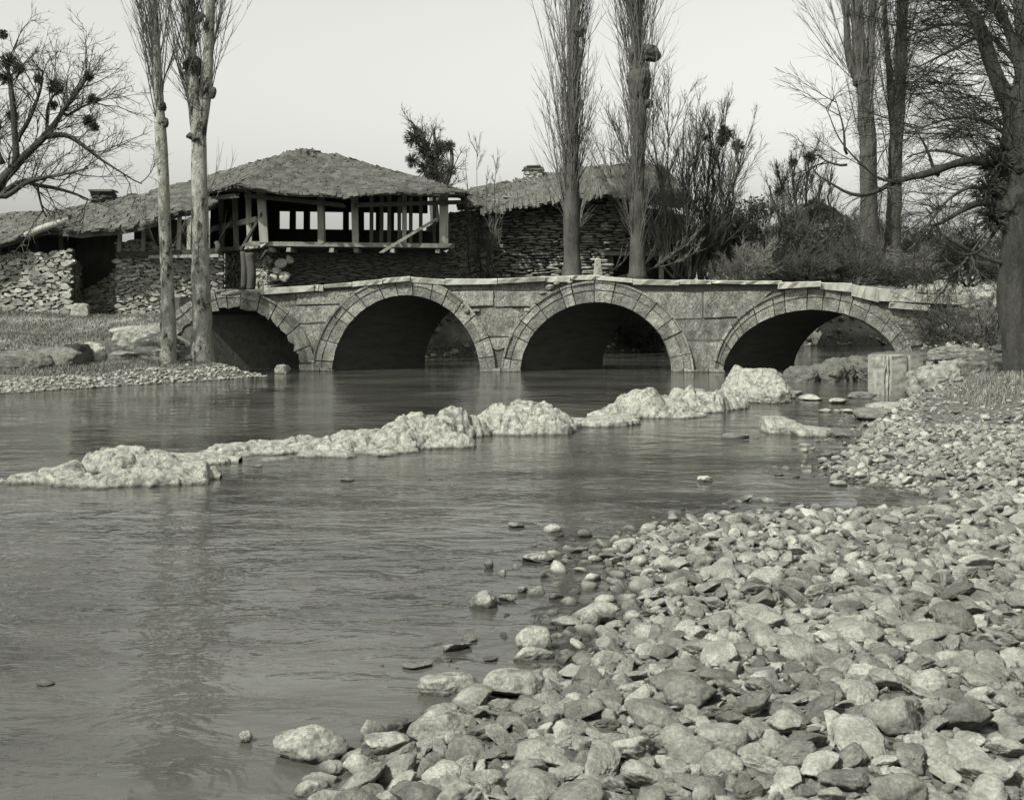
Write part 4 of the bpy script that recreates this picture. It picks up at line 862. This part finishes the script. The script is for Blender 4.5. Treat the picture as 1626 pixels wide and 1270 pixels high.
poplar('poplar', W(319, 566, 36.8), wp([(320, 605), (320, 480), (319, 400), (317, 300), (315, 225), (308, 150), (302, 80), (298, 0), (296, -120), (294, -240)], 36.8), .32, .11, 'stout pale poplar that forks above a dark burr, beside the first arch', 2, 46, 6.9, .27, group=PG,
       stems=[(wp([(316, 235), (325, 160), (330, 90), (333, 0), (334, -100), (335, -220)], 36.8), .2, .1)], knobs=[(W(314, 218, 36.8), (.33, .3, .2)), (W(307, 105, 36.8), (.28, .25, .35)), (W(338, 148, 36.6), (.12, .12, .2)), (W(316, 28, 36.6), (.18, .15, .2))], clumps=[(W(305, 108, 36.7), .35)], blen=4.4, flare=.8, basal=9)
poplar('poplar', W(910, 440, 45.5), wp([(908, 448), (908, 380), (908, 300), (909, 200), (911, 100), (912, 0), (912, -120), (912, -260)], 45.5), .33, .13, 'tall bare poplar in front of the straw-striped roof', 3, 95, 4.0, .19, 'dark_bark', group=PG, blen=6.0, basal=22, knobs=[(W(918, 50, 45.5), (.3, .25, .25)), (W(918, 165, 45.5), (.22, .2, .2))], rr=.036, m2=9)
poplar('poplar', W(1012, 440, 46.5), wp([(1012, 448), (1012, 350), (1014, 250), (1016, 150), (1012, 60), (1010, -10), (1008, -120), (1006, -260)], 46.5), .31, .17, 'bare poplar with lopsided dark burr high on its trunk', 4, 85, 4.0, .19, 'dark_bark', group=PG, blen=6.5, basal=34, knobs=[(W(1032, 86, 46.5), (.42, .3, .35)), (W(1005, 88, 46.5), (.2, .2, .3)), (W(1028, 165, 46.5), (.22, .2, .2)), (W(1016, 130, 46.5), (.45, .4, .9))], rr=.036, m2=9)
poplar('poplar', W(1380, 440, 48), wp([(1382, 450), (1380, 350), (1378, 250), (1375, 170), (1368, 110), (1362, 50), (1360, -50), (1358, -200)], 48), .38, .2, 'bare poplar with side limb rising from the thicket', 5, 50, 6.5, .22, 'dark_bark', 'pale_twig', group=PG, stems=[(wp([(1375, 150), (1352, 110), (1345, 50), (1342, -50)], 48), .2, .1), (wp([(1375, 200), (1382, 100), (1386, 0), (1388, -120)], 48), .2, .12)], knobs=[(W(1366, 128, 48), (.35, .3, .3)), (W(1378, 190, 48), (.25, .2, .25))], blen=5, basal=25)
poplar('poplar', W(1424, 440, 49), wp([(1418, 450), (1418, 350), (1422, 250), (1428, 150), (1432, 50), (1434, -50), (1436, -200)], 49), .32, .18, 'thin bare poplar behind the dark limb near the big tree', 6, 50, 6.0, .22, 'dark_bark', 'twig', group=PG, stems=[(wp([(1422, 260), (1415, 150), (1408, 60), (1402, -60)], 49), .16, .09)], blen=5, basal=20)
def bare(name, base, limbs, label, seed, spec, nseed, L, R, mat='dark_bark', tw='twig', clumps=(), up=.1, ang=.7, cat='tree', group=None, t0=.25, wob=.15, side=None):
    """limbs: (points, r0, r1)"""
    rng = np.random.default_rng(seed); rt = root(name, base, label, cat, group); mb = MB(); S = Segs()
    for q, (pts, a, b) in enumerate(limbs):
        p = thick(mb, pts, a, b, seed + q, 8, 5, wob); ln = np.linalg.norm(np.diff(p, axis=0), axis=1).sum()
        m = max(int(nseed * ln), 3); P, D, LL, RR = seeds(p, m, ang, L, R, rng, t0 if q == 0 else .08, 1.0, up, side); grow(S, P, D, LL, RR, spec, rng)
    part('trunk', mb, mat, rt, True); part('branches', S.mesh(), tw, rt)
    for c, r in clumps: part('mistletoe', clump(c, r, 90, rng), 'mistletoe', rt)
    return rt
SPA = [dict(k=5, wig=.16, up=.05, m=6, t0=.15, ang=.7, ratio=.55, rr=.55, rmin=.008), dict(k=4, wig=.2, up=.05, m=5, t0=.15, ang=.7, ratio=.55, rr=.6, rmin=.006), dict(k=3, wig=.22, up=.04)]
# gnarled tree at the edge, with mistletoe
YL = 33.0
bare('gnarled_tree', W(-60, 560, YL), [(wp([(-60, 560), (-40, 420), (-10, 310), (25, 262), (75, 215), (105, 170), (140, 118)], YL), .22, .035), (wp([(72, 216), (105, 214), (135, 228), (170, 252), (225, 292)], YL), .09, .015), (wp([(24, 262), (22, 200), (18, 130), (12, 95)], YL), .12, .04),
     (wp([(-10, 310), (40, 285), (95, 275), (140, 268)], YL - .5), .08, .02), (wp([(-20, 330), (30, 285), (60, 292), (110, 305), (140, 318)], YL), .09, .02), (wp([(28, 225), (45, 180), (60, 140), (62, 110)], YL), .07, .02), (wp([(100, 180), (125, 168), (150, 160), (175, 150)], YL), .05, .01),
     (wp([(75, 215), (78, 170), (95, 140)], YL), .06, .02), (wp([(-10, 310), (-14, 200), (-10, 100)], YL), .12, .05), (wp([(5, 260), (-5, 225), (0, 190)], YL), .08, .03), (wp([(60, 292), (66, 325), (74, 345)], YL), .04, .015)],
     'gnarled spreading tree with dark mistletoe balls above the garden wall', 31, SPA, 4.6, 1.4, .020, mat='black_bark', clumps=[(W(88, 138, YL), 0.28), (W(14, 98, YL), 0.28), (W(30, 110, YL), 0.20), (W(141, 122, YL), 0.16), (W(148, 158, YL), 0.19), (W(142, 193, YL), 0.22), (W(150, 202, YL), 0.16), (W(85, 168, YL), 0.16), (W(8, 125, YL), 0.23), (W(60, 125, YL), 0.16), (W(20, 185, YL), 0.20), (W(5, 55, YL), 0.16)], ang=.85, t0=.45)
# tree behind the gallery roof
bare('clumpy_tree', W(690, 420, 66), [(wp([(690, 420), (688, 330), (684, 280), (676, 240), (664, 205)], 66), .3, .1), (wp([(686, 285), (695, 250), (690, 205)], 66), .15, .06), (wp([(688, 330), (712, 290), (716, 255), (713, 225)], 66), .16, .07)],
     'dark clumpy tree standing behind the gallery roof', 32, SPA, 2.5, 1.5, .04, clumps=[(W(660, 218, 66), .75), (W(680, 240, 66), .7), (W(694, 262, 66), .75), (W(676, 268, 66), .65), (W(700, 235, 66), .55), (W(655, 255, 66), .5), (W(696, 282, 66), .7), (W(714, 232, 66), .4), (W(716, 270, 66), .4)], t0=.5)
# willows, coppice and thicket
SPB = [dict(k=5, wig=.08, up=.10, m=8, t0=.12, ang=.4, ratio=.5, rr=.5, rmin=.010), dict(k=3, wig=.12, up=.08, m=5, t0=.1, ang=.5, ratio=.55, rr=.6, rmin=.008), dict(k=2, wig=.15, up=.05)]
def coppice(base_px, base_py, Yd, tips, label, seed, r=.09, nseed=4.0, L=2.0, R=.028, name='coppice_tree', clumps=(), tw='twig', cat='tree', group=None, spec=SPB, bend=.3):
    rng = np.random.default_rng(seed); base = W(base_px, base_py, Yd); limbs = []
    for (x, y) in tips:
        t = W(x, y, Yd + rng.uniform(-1.2, 1.2)); b = base + A(rng.uniform(-.4, .4), rng.uniform(-.3, .3), 0); m1 = b + (t - b) * .4 + A((t[0] - b[0]) * bend * .5, 0, -(0) * .1)
        limbs.append(([b, m1, t], r, r * .25))
    return bare(name, base, limbs, label, seed, spec, nseed, L, R, tw=tw, clumps=clumps, ang=.42, t0=.15, up=.15, cat=cat, group=group, wob=.25)
TG = 'bare trees and bushes of the thicket'
coppice(1078, 445, 49, [(965, 260), (985, 225), (1035, 205), (1060, 195), (1085, 205), (1115, 215), (1100, 260), (1050, 270), (1030, 320)], 'many-stemmed bare willow beside the poplar with lopsided burr', 51, nseed=2.6, r=.06, L=2.2, tw='pale_twig', group=TG)
coppice(1112, 445, 50, [(1150, 212), (1178, 240), (1130, 225), (1165, 300), (1090, 300), (1140, 280)], 'forked bare willow with little mistletoe balls at its tips', 52, nseed=5, L=1.8, clumps=[(W(1152, 213, 50), .42), (W(1172, 232, 50), .35), (W(1145, 224, 50), .3), (W(1118, 218, 50), .2)], group=TG)
coppice(1272, 440, 55, [(1262, 262), (1285, 250), (1240, 285), (1222, 295), (1305, 285), (1320, 300), (1250, 300)], 'small spreading tree with knobbly crown above the thicket', 53, r=.12, nseed=4, L=1.5, clumps=[(W(1286, 250, 55), .32), (W(1260, 258, 55), .25), (W(1236, 306, 55), .25)], group=TG)
SPC = [dict(k=4, wig=.14, up=.03, m=9, t0=.1, ang=.6, ratio=.6, rr=.55, rmin=.012), dict(k=3, wig=.2, up=.02, m=6, t0=.1, ang=.7, ratio=.6, rr=.6, rmin=.009), dict(k=2, wig=.2, up=0)]
def bush(px, pyb, pyt, hw, Yd, label, seed, dense=6, tw='twig', leaf=0, group=TG):
    rng = np.random.default_rng(seed); tips = [(px + hw * math.cos(a) * rng.uniform(.5, 1), pyb - (pyb - pyt) * (.25 + .6 * math.sin(a)) * rng.uniform(.8, 1)) for a in np.linspace(.1, math.pi - .1, 10)]
    o = coppice(px, pyb, Yd, tips, label, seed, r=.04, nseed=dense, L=1.1, R=.02, name='thicket_bush', tw=tw, cat='bush', group=group, spec=SPC)
    if leaf:
        s = Yd / F; n = leaf; d = nrm(rng.normal(size=(n, 3))) * rng.random((n, 1)) ** .4 * A(hw * s, hw * s * .8, (pyb - pyt) * s * .45); c = W(px, (pyb + pyt) / 2, Yd) + d
        k = vnoise(c * .9 + seed) > -.15; c = c[k]; a = rng.normal(size=(len(c), 3)); U = nrm(a); V = nrm(np.cross(U, rng.normal(size=(len(c), 3)))); z = rng.uniform(.04, .1, (len(c), 1))
        v = np.stack([c - U * z, c + V * z * .6, c + U * z, c - V * z * .6], 1).reshape(-1, 3); part('foliage', MB().add(v, np.arange(len(c) * 4).reshape(-1, 4)), 'leaf', o)
    return o
bush(1140, 448, 330, 52, 51, 'bush of arching bare stems next to the layered stone wall', 61, 7)
bush(1205, 450, 300, 60, 52.5, 'rounded dark bush between the willows and the hut', 62, 7, 'pale_twig', leaf=1500)
bush(1260, 452, 345, 55, 52, 'dense low bush in front of the small hut', 63, 8, leaf=1500)
bush(1330, 452, 340, 52, 52.5, 'tangled dark bush beneath the poplars of the thicket', 64, 8, leaf=2100)
bush(1400, 452, 330, 58, 53, 'tall tangled bush around the thin poplar stems', 65, 8, 'pale_twig', leaf=1800)
bush(1470, 450, 365, 55, 54, 'low dry bush beyond the white stone heap', 66, 6, leaf=750)
bush(1540, 455, 350, 52, 56, 'faint bush standing behind the big trunk', 67, 6, leaf=750)
bush(1350, 455, 405, 46, 46.5, 'scrubby bush rooted at the back of the bridge crown', 69, 7)
bush(1030, 560, 500, 36, 53.5, 'shaggy bush on the far shore seen through the third arch', 70, 7, leaf=1050)
bush(985, 556, 505, 30, 54.5, 'smaller bush on the far shore within the third arch', 71, 7, leaf=600)
bush(1620, 470, 330, 60, 50, 'dark bush beyond the road end of the bridge', 73, 7, leaf=1500)
bush(1505, 552, 526, 28, 35.0, 'dry low scrub under the slabs at the bridge end', 75, 5)
bush(1568, 560, 530, 26, 33.5, 'low dry brambles between bridge end and the big tree', 74, 5, 'pale_twig')
bush(1190, 456, 415, 38, 46.2, 'low twiggy scrub behind the parapet near the forked willow', 76, 8, 'pale_twig')
bush(1285, 456, 418, 40, 46.6, 'low twiggy scrub behind the parapet before the hut', 77, 8)
bush(1440, 460, 420, 40, 47, 'low twiggy scrub next to the white stone heap', 78, 8, 'pale_twig')
# saplings before the walls
def sapling(px, pyb, Yd, tips, label, seed, tw='pale_twig', r=.03):
    return coppice(px, pyb, Yd, tips, label, seed, r=r, nseed=2.5, L=.8, R=.012, name='sapling', tw=tw, cat='sapling', group='saplings before the house walls', spec=SPB[:2])
sapling(762, 442, 47.5, [(740, 330), (795, 320), (752, 345), (776, 360), (806, 330)], 'thin forked sapling before the rubble end wall', 81)
sapling(778, 442, 49.0, [(758, 240), (738, 250), (790, 250), (775, 262)], 'wispy tall sapling reaching over the slab roof', 82)
sapling(975, 446, 47.0, [(1005, 390), (1100, 375), (1035, 395), (1122, 395)], 'leaning bare shoots at the foot of the poplar with lopsided burr', 83, r=.045)
sapling(1392, 452, 46.5, [(1400, 395), (1384, 400), (1405, 410)], 'upright shoots by the thin poplar behind the parapet', 84)
# the big tree near the bank
YB = 27.0
b0_ = G(1606, 565, .75)
SPD = [dict(k=7, wig=.09, up=.0, m=7, t0=.1, ang=.45, ratio=.6, rr=.5, rmin=.006), dict(k=5, wig=.10, up=-.03, m=5, t0=.1, ang=.45, ratio=.6, rr=.6, rmin=.0045), dict(k=4, wig=.12, up=-.03)]
bare('big_riverside_tree', W(1612, 572, YB), [(wp([(1622, 640), (1616, 540), (1614, 440), (1614, 360), (1616, 280), (1618, 200), (1640, 60), (1655, -120)], YB), .40, .30), (wp([(1600, 262), (1540, 262), (1480, 280), (1430, 290), (1390, 305), (1350, 302), (1292, 270)], YB), .115, .018),
     (wp([(1602, 330), (1560, 320), (1530, 330), (1500, 350), (1478, 356)], YB), .10, .02), (wp([(1612, 240), (1590, 150), (1560, 60), (1530, 0), (1505, -60)], YB), .2, .1), (wp([(1618, 180), (1612, 90), (1585, 20), (1550, -60)], YB), .14, .08), (wp([(1560, 52), (1500, 80), (1445, 108)], YB), .045, .015), (wp([(1600, 420), (1560, 410), (1500, 380), (1470, 330)], YB), .06, .015), (wp([(1490, 278), (1470, 240), (1440, 200)], YB), .05, .01), (wp([(1600, 350), (1560, 400), (1520, 400), (1490, 360)], YB), .05, .01),
     (wp([(1430, 292), (1400, 285), (1360, 250), (1330, 215), (1310, 170)], YB), .04, .01), (wp([(1345, 245), (1335, 200), (1322, 150)], YB), .03, .008), (wp([(1345, 262), (1320, 256), (1298, 244)], YB), .03, .01)],
     'big dark tree leaning over the bank with long bare limbs', 91, SPD, 2.6, 1.5, .016, mat='black_bark', ang=.9, up=0, t0=.55)
rt = bpy.data.objects['big_riverside_tree']; rg = np.random.default_rng(92)
for c, r in ((W(1608, 262, YB), (.5, .42, .45)), (W(1604, 320, YB), (.46, .42, .6))): part('burr', knob(c, r, rg), 'black_bark', rt, True)
for c, r in ((W(1585, 262, YB), .5), (W(1568, 300, YB), .45), (W(1575, 345, YB), .45), (W(1600, 240, YB), .5)): part('shoots', clump(c, r, 90, rg), 'twig', rt)
S = Segs()                                              # crown twigs hanging into the upper corner
NC = 170; P = np.stack([rg.uniform(0, 1, NC), rg.uniform(0, 1, NC), rg.uniform(-1, 3.0, NC)], -1); px_ = 1640 - P[:, 0] ** .9 * 130; py_ = -90 + P[:, 1] * 330
P = np.array([W(a, b, YB + c) for a, b, c in zip(px_, py_, P[:, 2])]); D = nrm(np.stack([-np.abs(rg.normal(.9, .5, NC)), rg.normal(0, .4, NC), rg.normal(.1, .55, NC)], -1))
grow(S, P, D, rg.uniform(1.2, 2.2, NC), rg.uniform(.012, .022, NC), SPD, rg); part('crown_twigs', S.mesh(), 'twig', rt)
bare('hanging_tree', W(1700, 560, 36), [(wp([(1690, 560), (1660, 400), (1640, 250), (1630, 100), (1620, -60)], 36), .3, .2), (wp([(1640, 250), (1590, 200), (1520, 190), (1450, 210)], 36), .1, .02), (wp([(1632, 120), (1580, 60), (1520, 40), (1440, 60)], 36), .1, .02), (wp([(1640, 300), (1570, 270), (1500, 240), (1440, 250)], 36), .09, .02), (wp([(1632, 100), (1560, -10), (1500, -40), (1440, -30)], 36), .1, .02), (wp([(1640, 330), (1560, 300), (1500, 330), (1440, 400)], 36), .08, .02), (wp([(1640, 350), (1580, 360), (1520, 430), (1480, 445)], 36), .06, .02)],
     'tree of fine drooping twigs behind the big leaning one', 93, SPD, 4.5, 2.2, .022, ang=.8, up=-.05, t0=.4)

# ------------------------------------------------------------------ grass
def tufts(fn, n, label, hmin, hmax, seed, dmin=.6, mat='grass'):
    r = np.random.default_rng(seed); X, Y = fn(r, n); s = river_sd(X, Y); k = (s > dmin) & (r.random(n) < .75 + .6 * fbm(np.stack([X, Y, X * 0], -1) * 1.1, 3)); X, Y = X[k], Y[k]; Z = ground_z(X, Y); n = len(X)
    h = r.uniform(hmin, hmax, n); a = r.uniform(0, 6.28, n); wd = r.uniform(.006, .014, n); l = r.normal(0, .4, (n, 2)) * h[:, None]; b = np.stack([X, Y, Z - .01], -1); s_ = np.stack([np.cos(a) * wd, np.sin(a) * wd, 0 * a], -1)
    m = b + np.stack([l[:, 0] * .4, l[:, 1] * .4, h * .6], -1); t = b + np.stack([l[:, 0], l[:, 1], h], -1)
    v = np.stack([b - s_, b + s_, m + s_ * .7, m - s_ * .7, t], 1).reshape(-1, 3); i = np.arange(n)[:, None] * 5
    single('grass', MB().add(v, [i + np.array([[0, 1, 2, 3]]), i + np.array([[3, 2, 4]])]), mat, label, 'grass', kind='stuff', smooth=False)
tufts(lambda r, n: (r.uniform(-20, -7.5, n), r.uniform(32.5, 44, n)), 130000, 'short dry grass on the bank before the rubble walls', .04, .12, 1, 1.2)
tufts(lambda r, n: (r.uniform(8.5, 18, n), r.uniform(22, 37, n)), 50000, 'dark rough grass on the bank under the big tree', .05, .18, 2, 1.3)
tufts(lambda r, n: (r.uniform(-6, 26, n), r.uniform(47, 70, n)), 30000, 'rough grass on the far bank below the houses', .1, .3, 3, 1.0)
